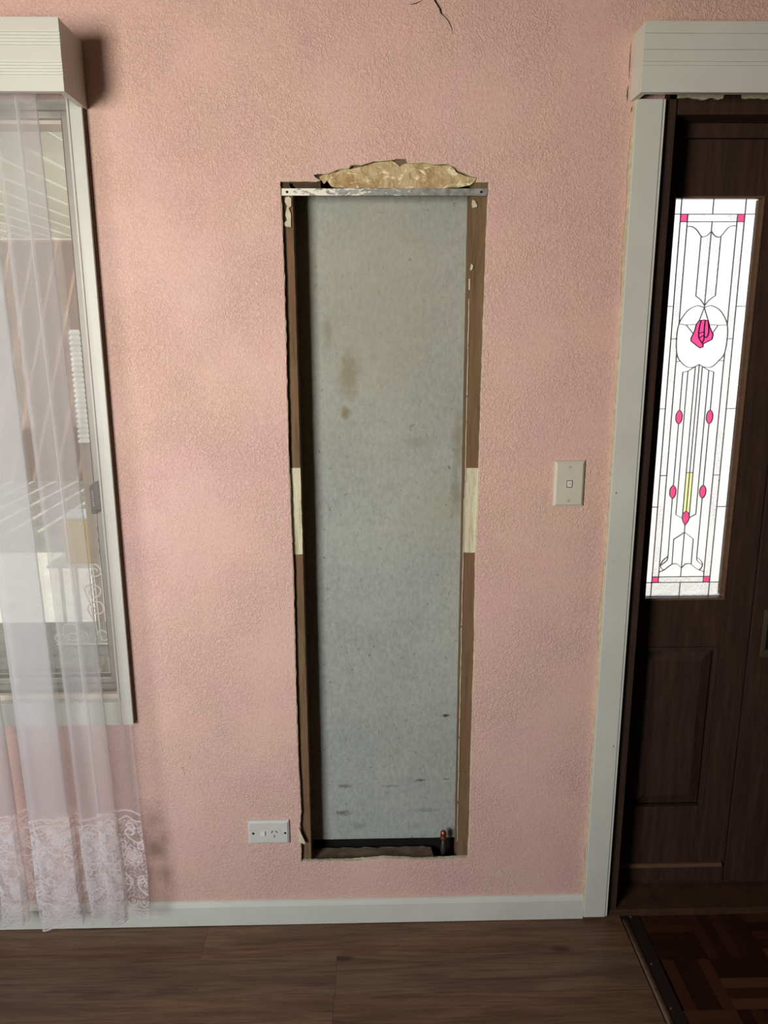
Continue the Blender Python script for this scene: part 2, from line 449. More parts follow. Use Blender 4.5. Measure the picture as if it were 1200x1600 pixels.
def cyl(bm, p0, p1, r0, r1=None, seg=16, caps=True, mi=0):
    p0 = Vector(p0); p1 = Vector(p1); r1 = r0 if r1 is None else r1
    d = (p1 - p0).normalized(); a = d.orthogonal().normalized(); b = d.cross(a)
    A = [bm.verts.new(p0 + (a*math.cos(t) + b*math.sin(t))*r0) for t in [2*math.pi*i/seg for i in range(seg)]]
    Bq = [bm.verts.new(p1 + (a*math.cos(t) + b*math.sin(t))*r1) for t in [2*math.pi*i/seg for i in range(seg)]]
    for i in range(seg):
        f = bm.faces.new([A[i], A[(i+1) % seg], Bq[(i+1) % seg], Bq[i]]); f.material_index = mi
    if caps:
        bm.faces.new(A[::-1]).material_index = mi; bm.faces.new(Bq).material_index = mi
    return bm


def lathe(bm, c, prof, seg=20, axis='Z'):
    """prof: list of (r, h)"""
    rings = []
    for r, h in prof:
        ring = []
        for i in range(seg):
            t = 2*math.pi*i/seg; a, b = r*math.cos(t), r*math.sin(t)
            v = (a, b, h) if axis == 'Z' else (a, h, b)
            ring.append(bm.verts.new((c[0]+v[0], c[1]+v[1], c[2]+v[2])))
        rings.append(ring)
    for k in range(len(rings)-1):
        for i in range(seg): bm.faces.new([rings[k][i], rings[k][(i+1) % seg], rings[k+1][(i+1) % seg], rings[k+1][i]])
    bm.faces.new(rings[0][::-1]); bm.faces.new(rings[-1]); return bm


def tube(bm, pts, r, seg=8, closed=False):
    pts = [Vector(p) for p in pts]; n = len(pts); rings = []
    for i, p in enumerate(pts):
        d = (pts[min(i+1, n-1)] - pts[max(i-1, 0)]).normalized()
        up = Vector((0, 1, 0)) if abs(d.y) < 0.9 else Vector((1, 0, 0))
        a = d.cross(up).normalized(); b = d.cross(a)
        rr = r[i] if isinstance(r, (list, tuple)) else r
        rings.append([bm.verts.new(p + (a*math.cos(2*math.pi*k/seg) + b*math.sin(2*math.pi*k/seg))*rr) for k in range(seg)])
    for i in range(n-1):
        for k in range(seg): bm.faces.new([rings[i][k], rings[i][(k+1) % seg], rings[i+1][(k+1) % seg], rings[i+1][k]])
    bm.faces.new(rings[0][::-1]); bm.faces.new(rings[-1]); return bm


def extrude_x(bm, prof, x0, x1, mi=0):
    """prof: (y, z) closed outline"""
    A = [bm.verts.new((x0, y, z)) for y, z in prof]; Bq = [bm.verts.new((x1, y, z)) for y, z in prof]; n = len(prof)
    for i in range(n): bm.faces.new([A[i], A[(i+1) % n], Bq[(i+1) % n], Bq[i]]).material_index = mi
    bm.faces.new(A[::-1]).material_index = mi; bm.faces.new(Bq).material_index = mi
    return bm


# ------------------------------------------------------------------ structure: walls
XL, XR, YB, ZC = -2.6, 2.6, -2.75, 2.75
WIN = (-1.95, -0.640, 0.690, 2.075)          # opening x0,x1,z0,z1
DOR = (0.655, 1.93, -0.012, 2.100)
T_WALL = 0.13
PXY = lambda pts, d=0.0: [W(x, y, d) for x, y in pts]
hole_px = [(438, 284), (470, 283.2), (500, 282.6), (493, 277.5), (489.5, 272.8), (497, 271.3), (512, 270.6), (521, 267.5), (527, 264.8),
           (535, 263), (545, 263), (549, 258.3), (556, 256.8), (565, 257.6), (571, 255.6), (585, 251.6), (600, 250.2), (612, 249.2),
           (625, 248), (635.5, 247.6), (637.5, 254), (650, 253.8), (665, 253.2), (680, 256.6), (692, 256.4), (703, 256), (713, 261.5),
           (717, 266.5), (727, 270.5), (737, 274.8), (746.5, 277.2), (745.5, 281.5), (743.5, 283.8), (753, 284), (764, 284.3)]
top = PXY(hole_px)
cavity = top + [(0.2735, 1.80), (0.2705, 1.5), (0.2700, 1.27), (0.2665, 1.05), (0.2690, 0.8), (0.2670, 0.5), (0.2685, 0.30),
                W(731.5, 1341), W(700, 1342.5), W(660, 1344), W(600, 1342), W(560, 1345.5), W(500, 1346.5), W(471, 1346),
                (-0.187, 0.30), (-0.1835, 0.34), (-0.187, 0.55), (-0.1845, 1.0), (-0.1865, 1.35), (-0.1835, 1.7)]
cav_paint = rag(cavity, 0.008, 0.0014, 3, 0.0007)
cav_plast = rag(cavity, 0.007, 0.0011, 9, -0.0006)
door_hole = rect(*DOR[:2], -0.02, DOR[3])
win_hole = rect(*WIN)


def crackpoly(pts, w):
    """thin closed sliver round a polyline"""
    L = []; R = []
    for i, p in enumerate(pts):
        a = Vector(pts[max(i-1, 0)]); b = Vector(pts[min(i+1, len(pts)-1)]); d = (b-a).normalized(); n = Vector((-d.y, d.x))
        ww = w[i]
        L.append(tuple(Vector(p) + n*ww)); R.append(tuple(Vector(p) - n*ww))
    return L + R[::-1]


cracks = [crackpoly(PXY([(672, -30), (676, -12), (681, 1), (688, 12), (690, 20), (697, 27.5), (702, 34), (706, 44), (707.5, 54)]), [.004, .004, .0032, .0030, .0026, .0015, .0016, .0010, .0003]),
          crackpoly(PXY([(637, 6.2), (645, 6.4), (651, 5), (657, 2), (664, -3), (675, -12)]), [.0002, .0008, .0012, .0006, .0006, .0008])]
cracks += [crackpoly(PXY([(a+2.5, b) for a, b in p]), w) for p, w in (([(984, 62), (982.6, 84), (981.5, 104), (980.4, 126)], [.0003, .0011, .0012, .0004]), ([(979.6, 133), (978.6, 141), (978.2, 150), (977.8, 158)], [.0004, .0018, .0020, .0004]), ([(986, 166), (984.5, 171), (983.5, 176)], [.0003, .0016, .0004]))]
scuffs = [crackpoly(PXY(p), [.0001, .0012, .0008, .0001]) for p in (
    [(284, 1197), (286, 1201), (288.5, 1206), (289.5, 1213)], [(248, 1201), (251, 1200.6), (254, 1200), (256, 1198)],
    [(271, 1263), (273.5, 1262.6), (275.5, 1263), (277, 1263.4)], [(296, 1186), (297, 1184), (297.5, 1182), (298, 1180)])]
# chipped paint along the door architrave
chip = [(0.5870, 0.03), (0.594, 0.03), (0.594, 2.04), (0.5870, 2.04)]
n_ch = 90; left = []
for i in range(n_ch+1):
    z = 2.04 - 2.0*i/n_ch
    a = max(0.0, noise.noise(Vector((z*9, 1.7, 0.3)))*0.010 + 0.0015) * (1.0 if z < 1.2 else 0.8) + 0.0008
    left.append((0.5885 - a, z))
chip_hole = left + [(0.594, 0.04), (0.594, 2.04)]

wb = bmesh.new()
OUT = rect(XL, XR, -0.02, ZC)
slab(wb, OUT, [cav_paint, door_hole, win_hole, chip_hole] + cracks + scuffs, 0.0, 0.0014, mi=0, back=False)
slab(wb, OUT, [cav_plast, door_hole, win_hole] + cracks, 0.0014, 0.012, mi=1)
cav_core = rect(-0.25, 0.33, 0.10, 1.935)
slab(wb, OUT, [cav_core, door_hole, win_hole], 0.012, 0.100, mi=2)
slab(wb, OUT, [door_hole, win_hole], 0.100, T_WALL, mi=3)
wall_back = tag(link('wall_back', wb, [M_PINK, M_PLASTER, M_CORE, M_RENDER]), kind='structure')

link_s = lambda name, bm, mat, parent=None: (tag(link(name, bm, mat, parent), kind='structure') if parent is None else link(name, bm, mat, parent))
link_s('wall_left', B(XL-0.1, XL, YB, T_WALL, -0.02, ZC), M_ROOMWALL)
link_s('wall_right', B(XR, XR+0.1, YB, T_WALL, -0.02, ZC), M_ROOMWALL)
rw = bmesh.new(); slab(rw, rect(XL-0.1, XR+0.1, -0.02, ZC), [rect(-2.2, -1.2, 1.0, 2.15)], YB-0.1, YB)
link_s('wall_rear', rw, M_ROOMWALL)
link('sun_blocker', B(-3.2, 0.0, YB-1.6, YB-0.102, 2.30, 2.36), M_CEIL, bpy.data.objects['wall_rear'])  # unseen slab added to keep the sun out of the rear opening
link_s('ceiling', B(XL-0.1, XR+0.1, YB-0.1, T_WALL, ZC, ZC+0.1), M_CEIL)

# ---- the cavity: studs, sheet, sill plate, strap
XS_L, XS_R = -0.1610, 0.2395


def wavy_board(xa, xb, z0, z1, y0, y1, side, seed, amp=0.0008):
    """upright board whose edge facing the cavity is slightly ragged; side=+1: that edge is at xb"""
    pts = []; n = int((z1-z0)/0.02)
    for i in range(n+1):
        z = z0 + (z1-z0)*i/n; w = amp*(noise.noise(Vector((z*25, seed, 0)))+0.7*noise.noise(Vector((z*90, seed, 3))))
        pts.append((z, w))
    if side > 0: poly = [(xa, z0)] + [(xb + w, z) for z, w in pts] + [(xa, z1)]
    else: poly = [(xb, z1)] + [(xa + w, z) for z, w in reversed(pts)] + [(xb, z0)]
    bm = bmesh.new(); slab(bm, poly, [], y0, y1); return bm


sl = link('stud', wavy_board(-0.249, XS_L, 0.101, 1.934, 0.0122, 0.099, 1, 1), M_STUD, wall_back)
sr = link('stud', wavy_board(0.2375, 0.329, 0.101, 1.934, 0.0122, 0.099, -1, 2), M_STUD, wall_back)
for xa, xb, z0, z1, par in ((-0.1885, XS_L+0.0003, W(466, 866, .012)[1], W(463, 731, .012)[1], sl), (0.2375, 0.2725, W(735, 863, .012)[1], W(740, 731, .012)[1], sr)):
    bm = bmesh.new(); slab(bm, rag(rect(xa, xb, z0, z1), 0.006, 0.0007, 4), [], 0.0114, 0.0121)
    tag(link('paint_remnant', bm, M_CREAM, par), label='old cream paint left on the bare stud')
# curl of pale paint standing along the right edge of the sheet, in broken lengths
zs = [(1.705, 1.68), (1.66, 1.44), (1.435, 1.20), (1.19, 0.86), (0.855, 0.55), (0.545, 0.36), (0.35, 0.235)]
for k, (za, zb) in enumerate(zs):
    bm = bmesh.new(); n = max(3, int((za-zb)/0.008)); pl = []; pr = []
    for i in range(n+1):
        z = zb + (za-zb)*i/n; w = 0.0009*(1+0.6*noise.noise(Vector((z*60, 2, 8)))) * (1.6 if k == 0 else 1)
        x = 0.2365 + (0.0016 if k < 3 else 0.0) + 0.0010*noise.noise(Vector((z*22, 6, 1)))
        pl.append((x-w, z)); pr.append((x+w, z))
    slab(bm, pl + pr[::-1], [], 0.0100, 0.0118); link('paint_curl', bm, M_CREAM, wall_back)
# crumbs of render stuck on the studs
crumbs = [([(446, 309), (451, 307), (455, 310), (455, 322), (451, 325), (454, 334), (455, 355), (447, 354), (443, 350), (449, 344), (446, 336), (449, 322), (445, 315)], 0.0085),
          ([(738, 312), (742, 314), (746, 322), (744, 324), (738, 325), (737, 318)], 0.0085),
          ([(452, 286.5), (457, 287), (458, 291), (463, 294), (455, 294.6), (453, 291)], 0.0075),
          ([(736.5, 412), (739.5, 415), (738, 421), (734.5, 423), (735, 417)], 0.0085)]
for k, (pp, y) in enumerate(crumbs):
    bm = bmesh.new(); poly = rag(PXY(pp, 0.01), 0.003, 0.0005, 20+k)
    slab(bm, poly, [], y, 0.0122); link('plaster_crumb', bm, M_PLASTER, wall_back)
bm = bmesh.new(); slab(bm, PXY([(467, 1293), (470, 1301), (477, 1316), (476, 1319), (468, 1316), (467, 1305)], -0.002), [], -0.003, 0.0)
tag(link('paint_flake', bm, M_CREAM, wall_back), label='pale pointed flake of paint hanging at the lower left edge')
# fibre-cement sheet at the back of the cavity
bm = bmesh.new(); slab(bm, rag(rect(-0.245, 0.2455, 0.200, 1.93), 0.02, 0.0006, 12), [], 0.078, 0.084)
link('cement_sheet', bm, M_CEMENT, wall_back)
bm = bmesh.new(); box(bm, -0.249, 0.329, 0.088, 0.099, 0.101, 1.934); link('cavity_backing', bm, M_HOLE, wall_back)
# sill plate, with a notch for the pipe
bm = bmesh.new(); zt = 0.176
sillpoly = [(-0.2, 0.014), (0.243, 0.014), (0.243, 0.030), (0.175, 0.030), (0.170, 0.072), (-0.2, 0.072)]
A = []; Bv = []
sp_ = []
for i in range(len(sillpoly)):
    a = Vector(sillpoly[i]); b = Vector(sillpoly[(i+1) % len(sillpoly)]); k = max(1, int((b-a).length/0.012))
    for j in range(k): sp_.append(a.lerp(b, j/k))
for p_ in sp_:
    w = 0.0018*noise.noise(Vector((p_.x*50, p_.y*50, 2)))
    A.append(bm.verts.new((p_.x, p_.y + w, 0.105))); Bv.append(bm.verts.new((p_.x, p_.y + w, zt + 1.2*w)))
for i in range(len(A)): bm.faces.new([A[i], A[(i+1) % len(A)], Bv[(i+1) % len(A)], Bv[i]])
bm.faces.new(A[::-1]); bm.faces.new(Bv); link('sill_plate', bm, M_LEDGE, wall_back)
# splintered lip of plaster and fibres along the bottom edge
for k in range(7):
    x0 = -0.175 + k*0.06; bm = bmesh.new(); pts = []
    for i in range(9):
        x = x0 + i*0.0085; pts.append((x, 0.010 + 0.004*noise.noise(Vector((x*80, k, 1))), 0.1885 + 0.004*noise.noise(Vector((x*70, k, 4)))))
    tube(bm, pts, [0.0006+0.0014*abs(noise.noise(Vector((i, k, 9)))) + 0.0005 for i in range(9)], 6)
    link('splinter', bm, M_PLASTER if k in (2, 3, 6) else M_LEDGE, wall_back)
# metal strap across the head
sx0, sz0 = W(440.5, 305.5, 0.002); sx1, sz1 = W(762, 294.5, 0.002)
bm = bmesh.new(); box(bm, sx0, sx1, 0.0020, 0.0035, sz0, sz1, 0.0003, o=(sx0, 0, 0)); box(bm, sx0, sx1, 0.0035, 0.030, sz1-0.0015, sz1, o=(sx0, 0, 0))
strap = link('metal_strap', bm, M_CHANNEL, wall_back); strap.location.x = sx0
for px in (448.5, 752):
    X, Z = W(px, 300, 0.002); bm = bmesh.new(); lathe(bm, (X-sx0, 0.0020, Z), [(0.0028, 0.0), (0.0028, -0.0006), (0.0012, -0.0003)], 14, 'Y')
    link('screw', bm, M_HOLE, strap)
# timber block at the upper left, dark gap beside it, timber to the right
x0, z0 = W(441, 294, .012); x1, z1 = W(501, 281, .012)
link('head_block', wavy_board(x0-0.008, x1, z0-0.012, z1+0.010, 0.0075, 0.0119, 1, 7, 0.0012), M_DARKWOOD, wall_back)
x0, z0 = W(740, 305, .012); x1, z1 = W(768, 280, .012)
link('head_block', wavy_board(x0, x1, z0-0.004, z1+0.004, 0.0085, 0.0119, 1, 8, 0.001), M_STUD, wall_back)
hx0, hz0 = W(441, 306, .012)
link('head_plate', B(-0.2488, 0.3288, 0.055, 0.077, hz0+0.010, 1.934), M_DARKWOOD, wall_back)
# torn plaster arch
arch = [(498.5, 274.5), (508, 272.5), (517, 271), (524, 268.5), (533, 264.8), (544, 264.8), (553, 263.5), (564, 260.5), (574, 257.4), (586, 253.2), (600, 251.8),
        (612, 250.8), (619, 254), (625, 259.5), (631, 256), (637, 254.8), (650, 254.6), (665, 254), (680, 258.4), (692, 258.6), (702, 257.4), (709, 264), (713, 269.5),
        (724, 273.5), (735, 277), (744.5, 278.5), (741, 284.5), (735, 289.5), (720, 292.2), (690, 294.3), (650, 294.3), (600, 294), (560, 294), (524, 293), (517, 290.2), (513, 284), (510.5, 281.4),
        (506.5, 286.5), (503.5, 282.5), (499, 280.5)]
ap = rag(PXY(arch, 0.006), 0.003, 0.0012, 31)
ex = []
xs = [p[0] for p in ap]; zs_ = [p[1] for p in ap]
x = min(xs)
while x < max(xs):
    z = min(zs_)
    while z < max(zs_):
        q = (x + random.uniform(-.0008, .0008), z + random.uniform(-.0008, .0008))
        if inside(q, ap): ex.append(q)
        z += 0.0035
    x += 0.0035
bm = bmesh.new()
slab(bm, ap, [], 0.0070, 0.0150, extra=ex, fn=lambda x, z: 0.0034*noise.noise(Vector((x*45, z*70, 1))) + 0.0016*noise.noise(Vector((x*150, z*180, 2))))
link('torn_plaster', bm, M_TORN, wall_back)

# ---- baseboard, architraves
bm = bmesh.new()
extrude_x(bm, [(0, 0.002), (-0.013, 0.002), (-0.013, 0.060), (-0.0105, 0.067), (-0.006, 0.0705), (-0.002, 0.072), (0, 0.072)], XL, 0.5865)
link_s('baseboard_back', bm, M_WHITE)
# door architrave (left) with inner bead
bm = bmesh.new(); box(bm, 0.5875, 0.6465, -0.018, -0.0001, 0.010, 2.0755, 0.0015)
box(bm, 0.6480, 0.6525, -0.0165, -0.0001, 0.012, 2.0755, 0.0008)
t1 = link_s('trim_1', bm, M_WHITE)
link('casing_edge', B(0.5858, 0.5874, -0.0150, -0.0001, 0.03, 2.0755), M_PLASTER, t1)
link('nail_hole', cyl(bmesh.new(), (W(963, 770, -.018)[0], -0.0184, W(963, 770, -.018)[1]), (W(963, 770, -.018)[0], -0.0170, W(963, 770, -.018)[1]), 0.0016), M_HOLE, t1)
link('nail_hole', cyl(bmesh.new(), (W(958.5, 1166, -.018)[0], -0.0184, W(958.5, 1166, -.018)[1]), (W(958.5, 1166, -.018)[0], -0.0170, W(958.5, 1166, -.018)[1]), 0.0016), M_HOLE, t1)
# right door architrave (out of frame) and window architrave
bm = bmesh.new(); box(bm, 1.94, 2.00, -0.018, -0.0001, 0.01, 2.0755, 0.0015); link_s('trim_2', bm, M_WHITE)
bm = bmesh.new()
bl = W(157.5, 785, -0.021)[0]
box(bm, bl+0.004, -0.6015, -0.018, -0.0001, 0.6115, 2.10, 0.0015)
box(bm, bl, bl+0.0045, -0.021, -0.0001, 0.676, 2.10, 0.001)
t3 = link_s('trim_3', bm, M_WHITE)
link('casing_edge', B(-0.6013, -0.5992, -0.0090, -0.0001, 0.6125, 2.10), M_SHADED_EDGE, t3)  # dark strip colours in the casing's shaded side
bm = bmesh.new(); box(bm, -2.02, bl+0.0038, -0.018, -0.0001, 0.6115, 0.6745, 0.0015); box(bm, -1.98, -1.94, -0.018, -0.0001, 0.6750, 2.10, 0.0015)
link_s('trim_4', bm, M_WHITE)

# ---- window_1: frame, sash, glass, latch, sill
win = empty('window_1', (-1.29, 0.0, 0.69), kind='structure')
wl = win.location


def wpart(name, bm, mat, par=None, label=None):
    for v in bm.verts: v.co -= wl
    o = link(name, bm, mat, par or win)
    if label: o['label'] = label
    return o


wx0, wx1, wz0, wz1 = WIN
wpart('sill', B(wx0, wx1+0.002, -0.001, 0.055, 0.676, 0.6895, 0.002), M_SILL)
bm = bmesh.new(); box(bm, wx1-0.012, wx1, 0.030, 0.095, wz0, wz1); box(bm, wx0, wx0+0.012, 0.030, 0.095, wz0, wz1)
box(bm, wx0+.012, wx1-.012, 0.030, 0.095, wz0, wz0+0.012); box(bm, wx0+.012, wx1-.012, 0.030, 0.095, wz1-0.012, wz1); wpart('frame', bm, M_ALU)
a0, a1, b0, b1 = wx0+0.0125, wx1-0.0125, wz0+0.0125, wz1-0.0125
bm = bmesh.new(); w = 0.014
box(bm, a1-w, a1, 0.040, 0.062, b0, b1, 0.001); box(bm, a0, a0+w, 0.040, 0.062, b0, b1, 0.001)
box(bm, a0+w, a1-w, 0.040, 0.062, b0, b0+w, 0.001); box(bm, a0+w, a1-w, 0.040, 0.062, b1-w, b1, 0.001)
wpart('sash', bm, M_ALU)
bm = bmesh.new(); w2 = w+0.004
box(bm, a1-w2, a1-w, 0.046, 0.058, b0+w, b1-w); box(bm, a0+w, a1-w2, 0.046, 0.058, b0+w, b0+w2); wpart('glazing_seal', bm, M_ALUD)
wpart('pane', B(a0+w, a1-w, 0.050, 0.053, b0+w, b1-w), M_WGLASS)
# timber lining of the reveal
bm = bmesh.new(); box(bm, wx1-0.0005, wx1+0.003, -0.001, 0.030, wz0, wz1); box(bm, wx0, wx1, 0.0, 0.030, wz1-0.003, wz1); wpart('reveal_lining', bm, M_WHITE)
lx0, lz0 = W(142.5, 804, 0.0); lx1, lz1 = W(158.5, 755, 0.0)
bm = bmesh.new(); lx1 = min(lx1, -0.6405); box(bm, lx0, lx0+0.013, 0.004, 0.040, lz0, lz1-0.007, 0.0015); box(bm, lx0+0.009, lx1, 0.0005, 0.040, lz0+0.010, lz1, 0.003)
lt = wpart('latch', bm, M_LATCH, label='small dark grey metal window latch with pale raised lettering')
for k in range(6):                       # worn raised letters running down the latch
    z = lz1-0.022-k*0.0066; bm = bmesh.new(); X = lx0+0.0055
    if k == 2: box(bm, X, X+0.0035, 0.0012, 0.0042, z-0.0008, z+0.0008)
    elif k in (0, 1):
        box(bm, X, X+0.0008, 0.0012, 0.0042, z-0.002, z+0.002); box(bm, X, X+0.0035, 0.0012, 0.0042, z+0.0014, z+0.0022); box(bm, X, X+0.0035, 0.0012, 0.0042, z-0.0022, z-0.0014)
    elif k == 3: box(bm, X, X+0.0035, 0.0012, 0.0042, z-0.0004, z+0.0008); box(bm, X, X+0.0008, 0.0012, 0.0042, z-0.0024, z+0.0024)
    else:
        ring = [(X+0.0018+0.0020*math.cos(t), 0.0030, z+0.0022*math.sin(t)) for t in [2*math.pi*i/12 for i in range(13)]]; tube(bm, ring, 0.0006, 5)
    wpart('raised_letter', bm, M_ROCKER, lt)

# ---- doors
DY = 0.090
frame = bmesh.new()
box(frame, 0.655, 0.682, 0.0, 0.12, -0.01, 2.0995); box(frame, 1.905, 1.93, 0.0, 0.12, -0.01, 2.0995); box(frame, 0.682, 1.905, 0.006, 0.12, 2.050, 2.0995)
box(frame, 0.682, 1.905, 0.080, 0.128, 2.0195, 2.050)
box(frame, 1.0195, 1.0235, DY+0.004, 0.128, 0.03, 2.0195)
tag(link('door_frame', frame, M_DOOR, wall_back))
d1 = empty('door_1', (0.683, DY, 0.03), kind='structure')
d2 = empty('door_2', (1.023, DY, 0.03), kind='structure')


def part(par, name, bm, mat, sub=None, label=None, smooth=False):
    for v in bm.verts: v.co -= par.location
    o = link(name, bm, mat, sub or par, smooth)
    if label: o['label'] = label
    return o


GX0, GX1, GZ0, GZ1 = 0.7302, 0.9305, 0.9073, 1.8880   # visible glass
YF, YK = DY, DY+0.038
lx, rx, bz, tz = 0.6835, 1.019, 0.036, 2.019
part(d1, 'stile', B(lx, GX0-0.006, YF, YK, bz, tz, 0.0012), M_DOOR)
part(d1, 'stile', B(GX1+0.012, rx, YF, YK, bz, tz, 0.0012), M_DOOR)
ra, rb = GX0-0.0058, GX1+0.0118
part(d1, 'rail', B(ra, rb, YF, YK, GZ1+0.008, tz-0.0005, 0.0012), M_DOOR)
part(d1, 'rail', B(ra, rb, YF, YK, 0.7605, GZ0-0.014, 0.0012), M_DOOR)
part(d1, 'rail', B(ra, rb, YF, YK, bz+0.0005, 0.268, 0.0012), M_DOOR)


def moulding(par, x0, x1, z0, z1, w, y, dep, mat):
    bm = bmesh.new()
    for (a, b, c, d) in ((x0, x1, z1-w, z1), (x0, x1, z0, z0+w), (x0, x0+w, z0+w, z1-w), (x1-w, x1, z0+w, z1-w)): box(bm, a, b, y, y+dep, c, d, 0.0015)
    return part(par, 'moulding', bm, mat)


moulding(d1, GX0-0.0056, GX1+0.0116, GZ0-0.0136, GZ1+0.0076, 0.0058, DY-0.003, 0.018, M_BEAD)
bm = bmesh.new(); box(bm, GX1+0.0002, GX1+0.0058, DY+0.006, DY+0.02, GZ0, GZ1); part(d1, 'inner_bead', bm, M_BEAD)


def raised(par, x0, x1, z0, z1):
    moulding(par, x0, x1, z0, z1, 0.011, DY-0.002, 0.016, M_DOOR)
    bm = bmesh.new(); i = 0.012; f = 0.030; y0 = DY+0.016; y1 = DY+0.006
    O = [(x0+i, z0+i), (x1-i, z0+i), (x1-i, z1-i), (x0+i, z1-i)]; N = [(x0+i+f, z0+i+f), (x1-i-f, z0+i+f), (x1-i-f, z1-i-f), (x0+i+f, z1-i-f)]
    o_ = [bm.verts.new((a, y0, b)) for a, b in O]; n_ = [bm.verts.new((a, y1, b)) for a, b in N]; k_ = [bm.verts.new((a, y0+0.008, b)) for a, b in O]
    for q in range(4):
        bm.faces.new([o_[q], o_[(q+1) % 4], n_[(q+1) % 4], n_[q]]); bm.faces.new([o_[q], o_[(q+1) % 4], k_[(q+1) % 4], k_[q]])
    bm.faces.new(n_); bm.faces.new(k_[::-1]); part(par, 'raised_panel', bm, M_DOOR)


raised(d1, ra+0.0005, rb-0.0005, 0.2685, 0.760)
part(d1, 'weather_bar', B(lx+0.008, rx-0.01, DY-0.010, DY-0.0005, 0.086, 0.098, 0.002), M_BEAD)
part(d1, 'core_panel', B(lx+0.0005, rx-0.0005, DY+0.030, DY+0.037, bz+0.001, GZ0-0.0145), M_DOOR)
# door leaf on the right
lx2, rx2 = 1.024, 1.903
part(d2, 'stile', B(lx2, lx2+0.115, YF, YK, bz, tz, 0.0012), M_DOOR)
part(d2, 'stile', B(rx2-0.115, rx2, YF, YK, bz, tz, 0.0012), M_DOOR)
for za, zb in ((bz, 0.27), (0.76, 0.90), (1.90, tz)): part(d2, 'rail', B(lx2+0.1155, rx2-0.1155, YF, YK, za+0.0004, zb, 0.0012), M_DOOR)
raised(d2, lx2+0.116, rx2-0.116, 0.2708, 0.7598); raised(d2, lx2+0.116, rx2-0.116, 0.9008, 1.8998)
part(d2, 'core_panel', B(lx2+0.0005, rx2-0.0005, DY+0.030, DY+0.037, bz+0.001, tz-0.001), M_DOOR)
hp0 = W(1190, 952, DY); hp1 = W(1190, 1026, DY)
hx = hp0[0]+0.008; hz1 = hp0[1]; hz0 = hp1[1]
bm = bmesh.new(); box(bm, hx, hx+0.042, DY-0.004, DY-0.0003, hz0, hz1, 0.0012)
hpl = part(d2, 'handle_plate', bm, M_BRONZE)
bm = bmesh.new(); box(bm, hx+0.010, hx+0.034, DY-0.0065, DY-0.0041, hz0+0.022, hz1-0.040, 0.001); part(d2, 'plate_inset', bm, M_HOLE, hpl)
bm = bmesh.new(); lathe(bm, (hx+0.021, DY-0.030, hz1-0.022), [(0.010, 0.025), (0.008, 0.015), (0.018, 0.004), (0.021, -0.006), (0.014, -0.016), (0.004, -0.018)], 20, 'Y')
part(d2, 'knob', bm, M_BRONZE, hpl, smooth=True)
# threshold
link_s('trim_5', B(0.6535, 1.93, -0.004, 0.129, -0.006, 0.020, 0.003), M_THRESH)
link('sill_bar', B(0.6825, 1.904, 0.100, 0.128, 0.0202, 0.0355), M_DOOR, wall_back)

# ---- leadlight: one pane object per cell of the came pattern
GW, GH = GX1-GX0, GZ1-GZ0
LINES = []


EXU = lambda u: -.03 if u == 0 else (1.03 if u == 1 else u)
EXV = lambda v: -.008 if v == 0 else (1.008 if v == 1 else v)


def add_line(pts, dark=False): LINES.append(([(EXU(u), EXV(v)) for u, v in pts], dark))


def smooth_line(pts, k=4, dark=False):
    P = [Vector(p) for p in pts]; out = []
    for i in range(len(P)-1):
        a = P[max(i-1, 0)]; b = P[i]; c_ = P[i+1]; d = P[min(i+2, len(P)-1)]
        for j in range(k):
            t = j/k
            out.append(0.5*((2*b) + (-a+c_)*t + (2*a-5*b+4*c_-d)*t*t + (-a+3*b-3*c_+d)*t*t*t))
    out.append(P[-1]); add_line([(p.x, p.y) for p in out], dark)


e = 0.004
add_line([(0, 0), (1, 0), (1, 1), (0, 1), (0, 0)])
add_line([(0, .0315), (1, .0315)]); add_line([(.102, 0), (.102, 1)]); add_line([(.873, 0), (.873, 1)]); add_line([(.484, 0), (.484, .0315)])
add_line([(.102, .049), (.873, .049)]); add_line([(.188, .0315), (.188, .2903)]); add_line([(.786, .0315), (.786, .2934)])
add_line([(.188, .3611), (.188, .969)]); add_line([(.786, .3616), (.786, .969)])
add_line([(.102, .953), (.873, .953)]); add_line([(0, .969), (1, .969)]); add_line([(.482, .969), (.482, 1)])
for v in (.248, .502, .760): add_line([(0, v), (.102, v)]); add_line([(.873, v), (1, v)])
add_line([(.102, .327), (.180, .327)]); add_line([(.795, .327), (.873, .327)])
add_line([(.102, .6757), (.188, .6757)]); add_line([(.786, .675), (.873, .675)])
smooth_line([(.188, .0599), (.25, .0603), (.31, .0677), (.369, .0822), (.404, .0835), (.45, .079), (.487, .0717), (.52, .079), (.561, .0837), (.608, .0825), (.68, .0640), (.73, .0587), (.786, .0582)], 3)
add_line([(.487, .049), (.487, .0717), (.483, .2463), (.483, .251)]); add_line([(.369, .0822), (.366, .2231)]); add_line([(.608, .0825), (.606, .2225)])
smooth_line([(.366, .2231), (.43, .2325), (.483, .2463)], 3); smooth_line([(.606, .2225), (.537, .2325), (.483, .2463)], 3)
smooth_line([(.483, .251), (.43, .2475), (.388, .2467), (.30, .2550), (.232, .2715), (.188, .2903), (.172, .3205), (.188, .3611), (.239, .3816), (.335, .3966), (.424, .3967)], 4)
smooth_line([(.483, .251), (.53, .2475), (.578, .2468), (.67, .2560), (.74, .2730), (.786, .2934), (.801, .3209), (.786, .3616), (.726, .3801), (.635, .3969), (.527, .3958)], 4)
add_line([(.424, .3967), (.479, .3902), (.527, .3958)])
add_line([(.188, .3834), (.242, .3816)]); add_line([(.786, .3817), (.722, .3801)])
RB = lambda x, y: (.435+(x-600)*.000932+(y-350)*.0000814, .2822+(y-350)*.000184)
